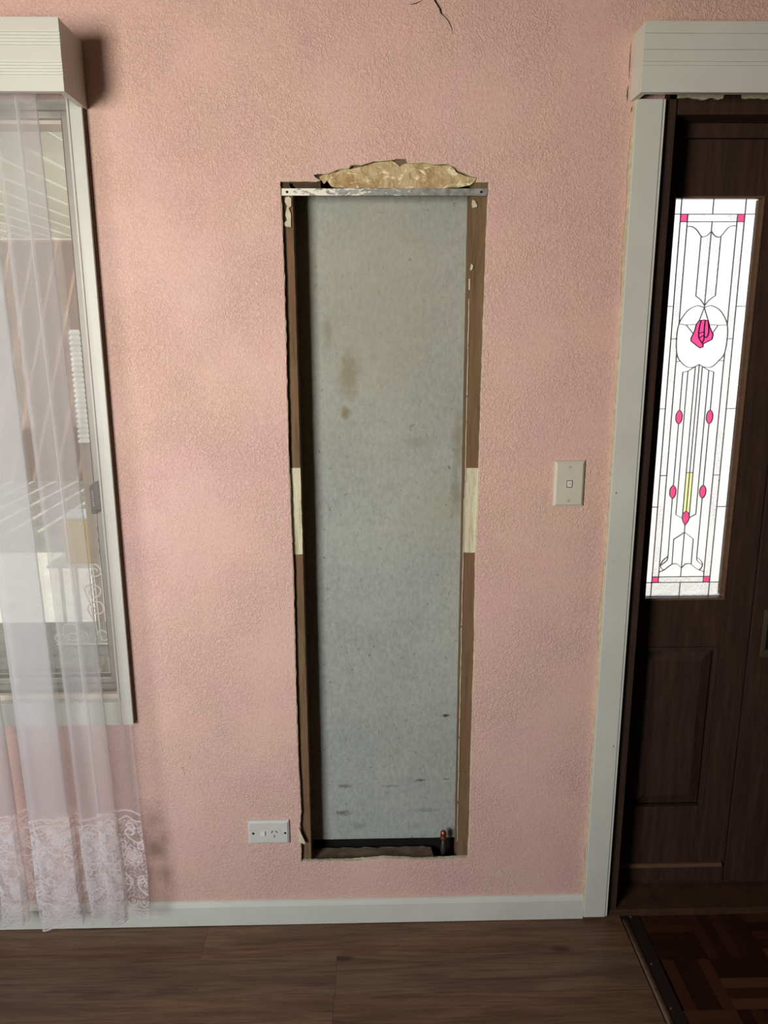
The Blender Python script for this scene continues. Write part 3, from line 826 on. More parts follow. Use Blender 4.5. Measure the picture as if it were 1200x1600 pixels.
rose = [RB(*q) for q in [(600, 350), (660, 342), (718, 352), (740, 440), (785, 540), (768, 602), (650, 662), (650, 700), (610, 716), (570, 690), (490, 622), (487, 590), (540, 480), (560, 400), (600, 350)]]
add_line(rose, True)
for q in ([(625, 348), (600, 450), (590, 560), (610, 610), (648, 664)], [(680, 345), (667, 450), (665, 560), (658, 612), (640, 640)], [(718, 352), (727, 470), (718, 540), (692, 578), (665, 560)]):
    smooth_line([RB(*a) for a in q], 2, True)
add_line([RB(596, 522), RB(666, 498)], True); add_line([RB(598, 580), RB(665, 545)], True)
add_line([(.483, .251), RB(600, 350)]); add_line([(.483, .251), RB(718, 352)])
add_line([(.188, .2903), (.277, .293), RB(560, 400)]); add_line([(.277, .293), RB(520, 525)])
add_line([(.786, .2934), (.672, .2937), RB(732, 405)]); add_line([(.672, .2937), RB(775, 520)])
add_line([(.284, .4097), (.348, .4069), (.424, .3967)]); add_line([(.672, .4091), (.608, .4053), (.527, .3958)])
add_line([(.348, .4069), (.348, .7812), (.434, .7906)]); add_line([(.608, .4053), (.608, .7802), (.529, .7892)])


def lozenge(u, v, w, h):
    P = [(u, v-h)] + [(u+w*a, v-h*b) for a, b in ((.42, .86), (.82, .58), (1.0, .25), (1.0, -.25), (.82, -.58), (.42, -.86))]
    P += [(u, v+h)] + [(2*u-a, b) for a, b in reversed(P[1:])]
    add_line(P + [P[0]])


for u in (.284, .672):
    add_line([(u, .4097), (u, .5055)]); lozenge(u, .5232, .040, .0180); add_line([(u, .5412), (u, .7015)]); lozenge(u, .7195, .040, .0180)
add_line([(.284, .7375), (.290, .8911)]); add_line([(.672, .7375), (.672, .895)])
add_line([(.483, .3902), (.480, .7714)]); add_line([(.436, .3953), (.436, .7800)]); add_line([(.524, .3954), (.524, .7868)])
add_line([(.436, .668), (.524, .668)])
tulip = [(.480, .7714), (.51, .776), (.529, .7892), (.515, .799), (.478, .8106), (.445, .799), (.434, .7906), (.437, .779), (.480, .7714)]
add_line(tulip)
add_line([(.478, .8106), (.480, .8292), (.480, .953)])
smooth_line([(.480, .8292), (.41, .8400), (.347, .8481)], 3); smooth_line([(.480, .8292), (.54, .838), (.604, .848)], 3)
add_line([(.347, .8481), (.352, .9179)]); add_line([(.604, .848), (.606, .9184)])
smooth_line([(.188, .9397), (.254, .9335), (.31, .924), (.352, .9179), (.385, .9165), (.43, .9185), (.480, .9276), (.52, .9190), (.56, .9165), (.606, .9184), (.66, .928), (.718, .9345), (.786, .9393)], 3)
smooth_line([(.290, .8911), (.281, .9067), (.211, .9192)], 4); smooth_line([(.287, .8960), (.23, .907), (.205, .918), (.215, .929), (.254, .9335)], 4)
smooth_line([(.672, .895), (.680, .9076), (.752, .9203)], 4); smooth_line([(.674, .8995), (.725, .907), (.757, .918), (.745, .929), (.718, .9345)], 4)

T3 = lambda u, v: Vector((GX0 + u*GW, GZ1 - v*GH))
pts = []; edges = []
for ln, dk in LINES:
    b = len(pts); pts += [T3(*q) for q in ln]; edges += [(b+i, b+i+1) for i in range(len(ln)-1)]
vs, es, fs, ov, oe, of = delaunay_2d_cdt(pts, edges, [], 0, 2e-4)
con = {tuple(sorted(es[i])) for i in range(len(es)) if len(oe[i])}
emap = {}
for fi, f in enumerate(fs):
    for i in range(len(f)): emap.setdefault(tuple(sorted((f[i], f[(i+1) % len(f)]))), []).append(fi)
seen = [-1]*len(fs); regs = []
for s0 in range(len(fs)):
    if seen[s0] >= 0: continue
    st_ = [s0]; seen[s0] = len(regs); reg = []
    while st_:
        a = st_.pop(); reg.append(a); f = fs[a]
        for i in range(len(f)):
            k = tuple(sorted((f[i], f[(i+1) % len(f)])))
            if k in con: continue
            for b in emap[k]:
                if seen[b] < 0: seen[b] = seen[s0]; st_.append(b)
    regs.append(reg)
rose_w = [tuple(T3(*q)) for q in rose]; tul_w = [tuple(T3(*q)) for q in tulip]
leadlight = part(d1, 'leadlight_panel', bmesh.new(), M_CAME)
YG = DY+0.014
npane = 0
for reg in regs:
    A_ = 0; cx = cz = 0
    for fi in reg:
        f = fs[fi]; a, b, c_ = (vs[i] for i in f[:3]); ar = abs((b-a).cross(c_-a))/2; A_ += ar; g_ = (a+b+c_)/3; cx += g_.x*ar; cz += g_.y*ar
    if A_ < 1.2e-6: continue
    cx /= A_; cz /= A_; u, v = (cx-GX0)/GW, (GZ1-cz)/GH
    if not (-.03 < u < 1.03 and -.008 < v < 1.008): continue
    mat = G_CLEAR; pn = None
    if ((.102 < u < .188) or (.786 < u < .873)) and (.0315 < v < .049 or .953 < v < .969): mat = G_PINK; pn = 'pink'
    elif inside((cx, cz), rose_w) or inside((cx, cz), tul_w): mat = G_DPINK if inside((cx, cz), rose_w) else G_PINK
    elif A_ < 8e-4 and (abs(u-.284) < .01 or abs(u-.672) < .01) and (abs(v-.5232) < .006 or abs(v-.7195) < .006): mat = G_PINK
    elif .436 < u < .524 and .668 < v < .775: mat = G_YEL
    elif ((.102 < u < .188) or (.786 < u < .873)) or (.366 < u < .61 and .08 < v < .24) or v > .953 or (.0315 < v < .049): mat = G_CHIP
    bm = bmesh.new(); fr = {}; bk = {}; cnt = {}
    def FV(i):
        if i not in fr: fr[i] = bm.verts.new((vs[i].x, YG, vs[i].y))
        return fr[i]
    def KV(i):
        if i not in bk: bk[i] = bm.verts.new((vs[i].x, YG+0.003, vs[i].y))
        return bk[i]
    for fi in reg:
        f = fs[fi]; bm.faces.new([FV(i) for i in f]); bm.faces.new([KV(i) for i in reversed(f)])
        for i in range(len(f)):
            k = tuple(sorted((f[i], f[(i+1) % len(f)]))); cnt[k] = cnt.get(k, 0)+1
    for (a, b), n_ in cnt.items():
        if n_ == 1: bm.faces.new([FV(a), FV(b), KV(b), KV(a)])
    o = part(d1, 'pane', bm, mat, leadlight)
    lb = {G_PINK: 'bright pink glass pane', G_DPINK: 'deep pink glass piece of the rose', G_YEL: 'pale lime glass strip'}.get(mat)
    if lb: o['label'] = lb
    npane += 1
bm = bmesh.new(); bmd = bmesh.new()
for ln, dk in LINES:
    tgt = bmd if dk else bm; hw = 0.00075 if not dk else 0.0008
    P = [T3(*q) for q in ln]
    for i in range(len(P)-1):
        a, b = P[i], P[i+1]
        if (b-a).length < 1e-6: continue
        d_ = (b-a).normalized(); n_ = Vector((-d_.y, d_.x))*hw; a = a - d_*hw*0.6; b = b + d_*hw*0.6
        q = [a+n_, b+n_, b-n_, a-n_]
        A = [tgt.verts.new((p.x, YG-0.0010, p.y)) for p in q]; K = [tgt.verts.new((p.x, YG+0.0040, p.y)) for p in q]
        tgt.faces.new(A); tgt.faces.new(K[::-1])
        for j in range(4): tgt.faces.new([A[j], A[(j+1) % 4], K[(j+1) % 4], K[j]])
for v in bm.verts: v.co -= d1.location
bmesh.ops.recalc_face_normals(bm, faces=bm.faces)
bm.to_mesh(leadlight.data); bm.free()
part(d1, 'rose_came', bmd, M_CAMED, leadlight)

# ------------------------------------------------------------------ floor
floor = link_s('floor', B(XL-0.1, 0.7, YB-0.1, T_WALL, -0.06, -0.009), M_FLOORBASE)
PW = 0.124; rows = 28
joints = {0: -0.444, 1: -0.089, 2: -0.092}
for r in range(rows):
    y1 = -0.0012 - 0.0005 - r*PW; y0 = y1 - PW + 0.0006
    if y0 < YB-0.01: break
    j = joints.get(r, random.uniform(-1, 0.2)); x = j - 1.215*2
    while x < 0.692:
        xa, xb = max(x, XL+0.002), min(x+1.2144, 0.692)
        if xb - xa > 0.03:
            cx_, cy_ = (xa+xb)/2, (y0+y1)/2
            bm = B(xa, xb, y0, y1, -0.0088, 0.0, o=(cx_, cy_, 0), bev=0.0)
            o = link('plank', bm, M_OAK, floor); o.location = (cx_, cy_, 0)
        x += 1.215
fl2 = tag(link('floor', B(0.7, XR+0.1, YB-0.1, T_WALL, -0.06, -0.009), M_FLOORBASE), kind='structure')
BS = 0.155
fing = [bmesh.new(), bmesh.new()]
box(fing[0], -BS/2+.0004, BS/2-.0004, -BS/10+.0004, BS/10-.0004, -0.0088, 0.0); box(fing[1], -BS/10+.0004, BS/10-.0004, -BS/2+.0004, BS/2-.0004, -0.0088, 0.0)
meshes = []
for b_ in fing:
    me = bpy.data.meshes.new('parquet_block'); bmesh.ops.recalc_face_normals(b_, faces=b_.faces); b_.to_mesh(me); b_.free(); me.materials.append(M_PARQ); meshes.append(me)
cnt_ = 0
for iy in range(6):
    for ix in range(6):
        cx_ = 0.7435+BS*(ix+0.5) - 0.0235*0; cy_ = -0.005-BS*(iy+0.5)
        cx_ = 0.720+BS*(ix+0.5)
        hor = (ix+iy) % 2 == 0
        for k in range(5):
            off_ = (k-2)*BS/5
            x_, y_ = (cx_, cy_+off_) if hor else (cx_+off_, cy_)
            if ix == 0 and not hor and k == 0: continue
            me = meshes[0 if hor else 1]
            if ix == 0 and hor:
                bm = B(0.7445, cx_+BS/2-.0004, y_-BS/10+.0004, y_+BS/10-.0004, -0.0088, 0.0, o=(x_, y_, 0)); o = link('parquet_block', bm, M_PARQ, fl2)
            else:
                o = bpy.data.objects.new('parquet_block', me); COL.objects.link(o); o.parent = fl2
            o.location = (x_, y_, 0); cnt_ += 1
bm = B(0.7445, XR, YB, -0.94, -0.0088, -0.0002); o = link('parquet_block', bm, M_PARQ, fl2); o['kind'] = 'stuff'
# strip between the two floors
bm = bmesh.new(); box(bm, 0.6965, 0.7440, YB, -0.0055, -0.006, 0.0022); ts = link_s('trim_6', bm, M_STRIPD)
bm = bmesh.new(); prof = [(-0.0088+0.0088*(1-math.cos(t))-0.0, 0.0068*math.sin(t)) for t in [math.pi*i/10 for i in range(11)]]
A = [bm.verts.new((0.6925+x_*0.9+0.0095, -0.022, z_+0.0003)) for x_, z_ in prof]; K = [bm.verts.new((0.6925+x_*0.9+0.0095, YB, z_+0.0003)) for x_, z_ in prof]
for i in range(10): bm.faces.new([A[i], A[i+1], K[i+1], K[i]])
bm.faces.new([A[0], A[10], K[10], K[0]]); bm.faces.new(A); bm.faces.new(K[::-1]); link('rounded_nosing', bm, M_STRIP, ts, True)
for (x_, y_) in ((0.7215, -0.010), (0.7205, -0.175), (0.7190, -0.310), (0.720, -0.47)):
    bm = bmesh.new(); lathe(bm, (x_, y_, 0.0022), [(0.0030, 0.0), (0.0026, 0.0009), (0.0010, 0.0012)], 12); link('screw', bm, M_SCREW, ts)

# ------------------------------------------------------------------ wiring plates
sxc, szc = 0.4880, 1.2280
sw = empty('light_switch', (sxc, 0, szc), label='cream single rocker switch plate on the pink wall left of the door', cat='switch')


def lpart(par, name, bm, mat, sub=None, smooth=False):
    return link(name, bm, mat, sub or par, smooth)


def plate(w, h, t=0.0085, bev=0.0035):
    bm = bmesh.new(); x, z = w/2, h/2; b = bev*1.6
    L = [[(-x, -z), (x, -z), (x, z), (-x, z)], [(-x+.0006, -z+.0006), (x-.0006, -z+.0006), (x-.0006, z-.0006), (-x+.0006, z-.0006)], [(-x+b, -z+b), (x-b, -z+b), (x-b, z-b), (-x+b, z-b)]]
    ys = [-0.0002, -t*0.55, -t]; R = [[bm.verts.new((a, y, c)) for a, c in l] for l, y in zip(L, ys)]
    for k in range(2):
        for i in range(4): bm.faces.new([R[k][i], R[k][(i+1) % 4], R[k+1][(i+1) % 4], R[k+1][i]])
    bm.faces.new(R[2]); bm.faces.new(R[0][::-1]); return bm


lpart(sw, 'face_plate', plate(0.073, 0.112), M_PLATE)
lpart(sw, 'rocker_surround', B(-0.0068, 0.0068, -0.0092, -0.0084, -0.0088, 0.0088, 0.0002), M_HOLE)
bm = bmesh.new(); box(bm, -0.0056, 0.0056, -0.0120, -0.0085, -0.0068, 0.0078, 0.001); rk = lpart(sw, 'rocker', bm, M_ROCKER)
bm = bmesh.new(); box(bm, -0.0008, 0.0008, -0.0123, -0.0119, 0.003, 0.0045); box(bm, -0.003, -0.0015, -0.0123, -0.0119, -0.0015, -0.0003); box(bm, 0.0006, 0.0030, -0.0123, -0.0119, -0.0015, -0.0003); lpart(sw, 'rocker_marking', bm, M_HOLE, rk)
for z in (0.0415, -0.0415):
    bm = bmesh.new(); lathe(bm, (0, -0.0085, z), [(0.0032, 0.0004), (0.0030, -0.0006), (0.0022, -0.0004)], 16, 'Y'); lpart(sw, 'screw_cap', bm, plain('screw_cap_plastic', srgb(170, 166, 150), 0.4) if z > 0 else bpy.data.materials['screw_cap_plastic'])

ox, oz = -0.2705, 0.2850
po = empty('power_outlet', (ox, 0, oz), label='white single power point with one rocker switch, left of the cavity near the floor', cat='power point')
lpart(po, 'face_plate', plate(0.110, 0.070), M_OUTLET)
bm = bmesh.new(); lathe(bm, (-0.0150, -0.0084, -0.001), [(0.0088, 0.0), (0.0088, -0.0008), (0.0078, -0.0008)], 20, 'Y'); lpart(po, 'rocker_ring', bm, M_PLATE)
bm = bmesh.new(); box(bm, -0.0205, -0.0095, -0.0125, -0.0088, -0.0070, 0.0060, 0.001); lpart(po, 'rocker', bm, M_ROCKER)
bm = bmesh.new(); lathe(bm, (0.0150, -0.0083, -0.002), [(0.0195, 0.0), (0.0190, -0.0008), (0.0182, -0.0008)], 28, 'Y'); lpart(po, 'socket_face', bm, M_OUTLET)
for (x_, z_, a) in ((0.0090, 0.0035, -35), (0.0210, 0.0035, 35), (0.0150, -0.0100, 0)):
    bm = bmesh.new(); box(bm, -0.0010, 0.0010, -0.0096, -0.0088, -0.0038, 0.0038)
    bmesh.ops.rotate(bm, verts=bm.verts, cent=(0, 0, 0), matrix=Matrix.Rotation(math.radians(-a), 3, 'Y'))
    for v in bm.verts: v.co += Vector((x_, 0, z_))
    lpart(po, 'socket_slot', bm, M_HOLE)
for x_ in (-0.0410, 0.0440):
    bm = bmesh.new(); lathe(bm, (x_, -0.0084, -0.001), [(0.0032, 0.0), (0.0032, -0.0005)], 16, 'Y'); lpart(po, 'screw_hole', bm, M_HOLE)

# ------------------------------------------------------------------ pipe stub in the cavity
px_, py_ = 0.2025, 0.045
pipe = empty('pipe_stub', (px_, py_, 0.106), label='short copper pipe stub with a reddish capped end in the cavity floor', cat='pipe')
bm = bmesh.new(); lathe(bm, (0, 0, 0), [(0.0062, 0.0), (0.0062, 0.070), (0.0075, 0.072), (0.0075, 0.090), (0.0055, 0.094), (0.0055, 0.112)], 18); link('riser', bm, plain('grimy_pipe', srgb(70, 62, 54), 0.5, 0.4, 0.4), pipe, True)
bm = bmesh.new(); lathe(bm, (0, 0, 0.112), [(0.0066, 0.0), (0.0086, 0.002), (0.0086, 0.009), (0.0066, 0.011), (0.0086, 0.013), (0.0080, 0.022), (0.0050, 0.027), (0.001, 0.0285)], 20); link('cap', bm, M_COPPER, pipe, True)

# ------------------------------------------------------------------ pelmets


def ribbed(yf, z0, z1, tb, ribs):
    """front board outline in (y, z) with groups of fine reeds"""
    P = [(yf+tb, z0), (yf, z0)]
    for (a, b, n) in ribs:
        za = z0 + (z1-z0)*a; zb = z0 + (z1-z0)*b; h = (zb-za)/n
        P.append((yf, za))
        for i in range(n):
            P += [(yf+0.0022, za+h*i+0.0003), (yf+0.0022, za+h*(i+0.35)), (yf+0.0002, za+h*(i+0.5)), (yf, za+h*(i+0.9))]
        P.append((yf, zb))
    P += [(yf, z1), (yf+tb, z1)]
    return P


RIBS = [(0.21, 0.42, 5), (0.61, 0.83, 5)]


def pelmet(x0, x1, yf, z0, z1, label, RIBS=RIBS):
    t = empty('pelmet', ((x0+x1)/2, 0, z0), label=label, cat='pelmet'); L = t.location.copy()
    def P(name, bm, mat=M_WHITE):
        for v in bm.verts: v.co -= L
        return link(name, bm, mat, t)
    P('front_board', extrude_x(bmesh.new(), ribbed(yf, z0, z1, 0.016, RIBS), x0, x1))
    P('end_board', B(x1-0.014, x1-0.0002, yf+0.0163, -0.0006, z0+0.0005, z1-0.001, 0.0006) if x1 < 0 else B(x0+0.0002, x0+0.014, yf+0.0163, -0.0006, z0+0.0005, z1-0.001, 0.0006))
    P('end_board', B(x0+0.0002, x0+0.014, yf+0.0163, -0.0006, z0+0.0005, z1-0.001, 0.0006) if x1 < 0 else B(x1-0.014, x1-0.0002, yf+0.0163, -0.0006, z0+0.0005, z1-0.001, 0.0006))
    P('top_board', B(x0+0.0145, x1-0.0145, yf+0.0163, -0.0006, z1-0.016, z1-0.001))
    return t, P


pl_, PP = pelmet(-2.08, -0.5945, -0.135, 2.055, 2.187, 'white reeded timber pelmet box above the curtained window')
PP('curtain_track', B(-2.05, -0.62, -0.112, -0.080, 2.105, 2.125, 0.002), M_ROCKER)
pr_, PP2 = pelmet(0.5785, 2.10, -0.073, 2.0735, 2.207, 'white grooved timber pelmet above the dark front door', [(0.36, 0.41, 1), (0.43, 0.452, 1), (0.60, 0.615, 1), (0.825, 0.845, 1)])
# broken plaster edges over the door head
for (a, b) in ((1046, 1132), (1160, 1235)):
    bm = bmesh.new(); x0, z0 = W(a, 157, 0.0); x1, z1 = W(b, 148, 0.0)
    slab(bm, rag(rect(x0, x1, z0+0.004, z1+0.012), 0.006, 0.0042, 55), [], 0.0, 0.0055); link('plaster_crumb', bm, M_PLASTER, wall_back)

# ------------------------------------------------------------------ sheer curtain
CY = -0.093
cu = empty('sheer_curtain', (-1.0, CY, 0.09), label='white sheer curtain with a floral lace hem hanging at the left window', cat='curtain')
knots_px = [(214, 0.0), (185, .006), (148, -.012), (158, .010), (171, .016), (140, .002), (116, -.014), (132, .008), (147, .016), (122, .004), (100, -.002), (70, -.012), (42, -.018), (70, .004), (99, .016),
            (60, .010), (28, .004), (5, -.008), (-22, -.014), (-5, .006), (12, .014), (-30, .006), (-70, -.006), (-110, -.014), (-80, .006), (-60, .012), (-110, .006), (-160, -.010), (-200, .012), (-250, -.012), (-300, .012), (-350, -.012), (-400, .01)]
for q in range(9): knots_px += [(-400-q*60-50, -.014), (-400-q*60-20, .012)]
kp = [Vector((W(a, 1180, CY)[0], CY + b)) for a, b in knots_px]
path = []
for i in range(len(kp)-1):
    a = kp[max(i-1, 0)]; b = kp[i]; c_ = kp[i+1]; d = kp[min(i+2, len(kp)-1)]
    for j in range(12):
        t = j/12; path.append(0.5*((2*b) + (-a+c_)*t + (2*a-5*b+4*c_-d)*t*t + (-a+3*b-3*c_+d)*t*t*t))
path.append(kp[-1])
acc = [0.0]
for i in range(1, len(path)): acc.append(acc[-1] + (path[i]-path[i-1]).length)
TOT = acc[-1]


def path_at(s):
    import bisect
    s = min(max(s, 0), TOT*0.99999); i = bisect.bisect_right(acc, s)-1; i = min(i, len(path)-2)
    t = (s-acc[i])/max(1e-9, acc[i+1]-acc[i]); return path[i].lerp(path[i+1], t)


Z_TOP, Z_LACE, Z_BOT = 2.104, 0.400, 0.088
X2PX = lambda x: 214 + (x - kp[0].x) * (214-100) / (kp[0].x - W(100, 1180, CY)[0])


def gap(s, hem=False):
    """1 where the cloth hangs as one open layer set back between two bunches"""
    q = X2PX(path_at(s).x); g = 0.0
    for a, b, w in ((101, 117, 1.0), (12, 42, 1.0), (172, 216, 0 if hem else .45), (-70, -20, .8)):
        g = max(g, w*max(0.0, min(1.0, min(q-a, b-q)/3.0)))
    return g



def curtain_pt(s, z):
    p_ = path_at(s); k = (Z_TOP - z)/(Z_TOP - Z_BOT)
    low = max(0.0, (0.45 - z)/0.36)
    amp = 1.0 + 0.25*low
    x = p_.x + 0.010*noise.noise(Vector((s*2.2, z*1.1, 0)))*k - 0.030*(1-k) - 0.004*low*math.sin(z*18+s*9)
    y = CY + (p_.y-CY)*amp*(0.75+0.25*k) + (0.020*gap(s)*(0.3+0.7*k) if z < 2.0 else 0) + 0.004*noise.noise(Vector((s*6, z*2.5, 4)))*k - 0.006*low
    return Vector((x, y, z))


def sheet(s_list, z_fn_list, name, mat, attr=None):
    ns = len(s_list); nz = len(z_fn_list); vsn = []
    for zi in z_fn_list:
        for s_ in s_list: vsn.append(curtain_pt(s_, zi(s_)) - cu.location)
    fsn = [(j*ns+i, j*ns+i+1, (j+1)*ns+i+1, (j+1)*ns+i) for j in range(nz-1) for i in range(ns-1)]
    me = bpy.data.meshes.new(name); me.from_pydata([tuple(v) for v in vsn], [], fsn); me.materials.append(mat)
    for p in me.polygons: p.use_smooth = True
    if attr is not None:
        at_ = me.attributes.new('lace', 'FLOAT', 'POINT'); at_.data.foreach_set('value', attr.astype(np.float32).ravel())
    o = bpy.data.objects.new(name, me); COL.objects.link(o); o.parent = cu; return o


sN = 600; s_c = [TOT*i/(sN-1) for i in range(sN)]
lace_top = lambda s: Z_LACE + 0.006*abs(math.sin(math.pi*s/0.07)) + 0.018*noise.noise(Vector((s*5, 0, 0)))
zfs = []
for k in range(46):
    t = k/45
    zfs.append(lambda s, t=t: lace_top(s) + (Z_TOP-lace_top(s))*(t**0.9))
gs = np.array([(1.0 - 0.5*gap(q))*(0.62 if X2PX(path_at(q).x) > 112 else 1.0) for q in s_c]); sheet(s_c, zfs, 'voile', M_SHEER, np.tile(gs, (46, 1)))
# lace hem: threads drawn on a fine mesh
smax = min(TOT, 0.95); nzl = 200
s_f = np.concatenate([np.linspace(0, smax, int(smax/0.0013)), np.arange(smax+0.004, TOT, 0.004)]); tt = np.linspace(0, 1, nzl)
SS, TT = np.meshgrid(s_f, tt); HH = 0.312
U = SS; V = TT*HH
PER = 0.150
u = (U % PER)
lace = np.zeros_like(U)


def ringd(cx, cy, r, w, petals=0, pa=0.0, ph=0.0, sq=1.0):
    global lace
    for sh in (-PER, 0, PER):
        dx = u-cx-sh; dy = (V-cy)*sq; th = np.arctan2(dy, dx); rr = np.hypot(dx, dy)
        R = r*(1+pa*np.cos(petals*th+ph)); lace = np.maximum(lace, np.clip(1.6-np.abs(rr-R)/w, 0, 1))


def disc(cx, cy, r, a=1.0, petals=0, pa=0.0, ph=0.0):
    global lace
    for sh in (-PER, 0, PER):
        dx = u-cx-sh; dy = V-cy; th = np.arctan2(dy, dx); rr = np.hypot(dx, dy); R = r*(1+pa*np.cos(petals*th+ph))
        lace = np.maximum(lace, a*np.clip((R-rr)/0.0015+0.5, 0, 1))


def strokec(P, w):
    global lace
    P = [Vector(p) for p in P]; Q = []
    for i in range(len(P)-1):
        a = P[max(i-1, 0)]; b = P[i]; c_ = P[i+1]; d = P[min(i+2, len(P)-1)]
        for j in range(5):
            t = j/5; Q.append(0.5*((2*b)+(-a+c_)*t+(2*a-5*b+4*c_-d)*t*t+(-a+3*b-3*c_+d)*t*t*t))
    Q.append(P[-1])
    for sh in (-PER, 0, PER):
        for i in range(len(Q)-1):
            ax, ay = Q[i].x+sh, Q[i].y; bx, by = Q[i+1].x+sh, Q[i+1].y; L2 = (bx-ax)**2+(by-ay)**2+1e-12
            t = np.clip(((u-ax)*(bx-ax)+(V-ay)*(by-ay))/L2, 0, 1); dd = np.hypot(u-ax-t*(bx-ax), V-ay-t*(by-ay))
            lace = np.maximum(lace, np.clip(1.6-dd/w, 0, 1))


def leaf(cx, cy, L, ang, wd=0.33):
    ca, sa = math.cos(ang), math.sin(ang)
    pt = lambda a, b: (cx+ca*a-sa*b, cy+sa*a+ca*b)
    strokec([pt(0, 0), pt(L*.5, L*wd), pt(L, 0)], 0.0014); strokec([pt(0, 0), pt(L*.5, -L*wd), pt(L, 0)], 0.0014); strokec([pt(0, 0), pt(L*.85, 0)], 0.0006)


for (cx, cy, sc) in ((0.040, 0.180, 1.25), (0.115, 0.105, 1.05), (0.112, 0.245, 0.8)):
    disc(cx, cy, 0.0115*sc, 0.7, 5, .1); ringd(cx, cy, 0.0150*sc, 0.0014, 5, .12); ringd(cx, cy, 0.0095*sc, 0.0012, 5, .15, 1.5)
    ringd(cx, cy, 0.0045*sc, 0.0009); ringd(cx, cy, 0.0205*sc, 0.0012, 7, .16, .6)
    for k in range(7): a = 2*math.pi*k/7+.3; disc(cx+0.019*sc*math.cos(a), cy+0.019*sc*math.sin(a), 0.0042*sc, 0.5)
for (cx, cy, L, an) in ((.063, .168, .028, -.4), (.020, .205, .024, 2.4), (.052, .206, .026, 1.1), (.092, .088, .026, 3.6), (.132, .125, .026, .8), (.100, .078, .024, -1.9),
                        (.094, .256, .024, 2.6), (.130, .232, .026, -.6), (.012, .128, .030, -1.0), (.060, .120, .028, -2.1), (.075, .215, .028, .2), (.140, .170, .026, 1.6), (.085, .140, .022, 1.3),
                        (.020, .262, .026, .2), (.066, .262, .024, -.3), (.140, .275, .022, 2.8)): leaf(cx, cy, L, an)
strokec([(0, .235), (.02, .222), (.040, .232), (.048, .248), (.036, .258), (.026, .248), (.034, .240)], .0018)
strokec([(.150, .235), (.128, .212), (.098, .205), (.082, .188), (.092, .172), (.106, .180), (.100, .190)], .0018)
strokec([(0, .070), (.022, .085), (.030, .105), (.018, .118), (.006, .108), (.012, .096)], .0018)
strokec([(.150, .070), (.130, .060), (.112, .068), (.085, .062), (.066, .078), (.072, .094), (.086, .090)], .0018)
strokec([(.066, .078), (.050, .092), (.052, .118), (.066, .142), (.060, .160)], .0018)
strokec([(0, .290), (.02, .284), (.04, .292), (.06, .285), (.08, .292), (.10, .285), (.12, .292), (.150, .290)], .0014)
for k in range(5): cx = .015+.030*k; strokec([(cx-.013, .052), (cx-.008, .040), (cx, .035), (cx+.008, .040), (cx+.013, .052)], .0010); ringd(cx, .050, .004, .0008)
hexn = np.clip(0.5+0.5*np.sin(U*1250+V*700), 0, 1)*np.clip(0.5+0.5*np.sin(V*1250-U*500), 0, 1)
fine = np.zeros_like(U)
rng = np.random.RandomState(4)
dn = np.sin(U*310+3*np.sin(V*120))*np.sin(V*290+3*np.sin(U*130)); fill = 0.42*(dn > 0.05)*(V > .06)*(V < .285)
lace = np.maximum(lace, fill); lace = np.maximum(lace, 0.12*hexn)
# hem border: solid band, zigzag, cord on the scallop
vb = V
lace = np.maximum(lace, 0.55*((vb > .008) & (vb < .012)))
zig = np.abs(((U/0.012) % 1)-0.5)*2*0.009+0.014
lace = np.maximum(lace, np.clip(1.6-np.abs(vb-zig)/0.0012, 0, 1)); lace = np.maximum(lace, 0.8*(vb < 0.0035)); lace = np.maximum(lace, 0.7*((vb > .026) & (vb < .029)))
lace = np.maximum(lace, 0.9*((V > HH-.006) & (V < HH-.003))); lace = np.maximum(lace, 0.6*(V > HH-.0012))
lace = lace*np.array([1.0 - 0.45*gap(q, True) for q in s_f])[None, :]
scal = lambda s: Z_BOT + 0.007*(1-abs(math.sin(math.pi*s/0.05))) + 0.022*gap(s, True) + (0.022 if 118 < X2PX(path_at(s).x) < 149 else 0)
zl = [(lambda s, t=t: scal(s) + (lace_top(s)-scal(s))*t) for t in tt]
lh = sheet(list(s_f), zl, 'lace_hem', M_LACE, lace)

# ------------------------------------------------------------------ outside the window (seen through glass and voile)
gp = link('ground', B(-12, 12, T_WALL+0.3, 16, -0.30, -0.20), M_PAVE); tag(gp, kind='structure')
zr = CAM_Z + 1.0
rf = empty('patio_roof', (-3.6, 2.55, zr), label='slatted white patio roof outside the window', cat='roof')
x = -1.0
while x > -6.6:
    o = link('slat', B(-0.112, 0.112, 0.0, 5.0, 0, 0.02), M_SLAT, rf); o.location = (x - rf.location.x, 0.0, 0.0); x -= 0.262
link('eave_beam', B(-3.4, 3.2, -0.16, -0.002, -0.01, 0.72), M_EAVE, rf)
link('white_batten', B(-3.4, 3.2, -0.18, -0.1602, 0.50, 0.56), M_WHITEOUT, rf)
fn_ = empty('patio_wall', (-3.6, 7.58, -0.2), label='pale pinkish rendered wall beyond the patio', cat='wall')
link('wall_face', B(-4.0, 3.6, 0.0, 0.2, 0, 2.794), M_FENCE, fn_)


def out_at(px, py, y): x_, z_ = W(px, py, y); return x_, z_


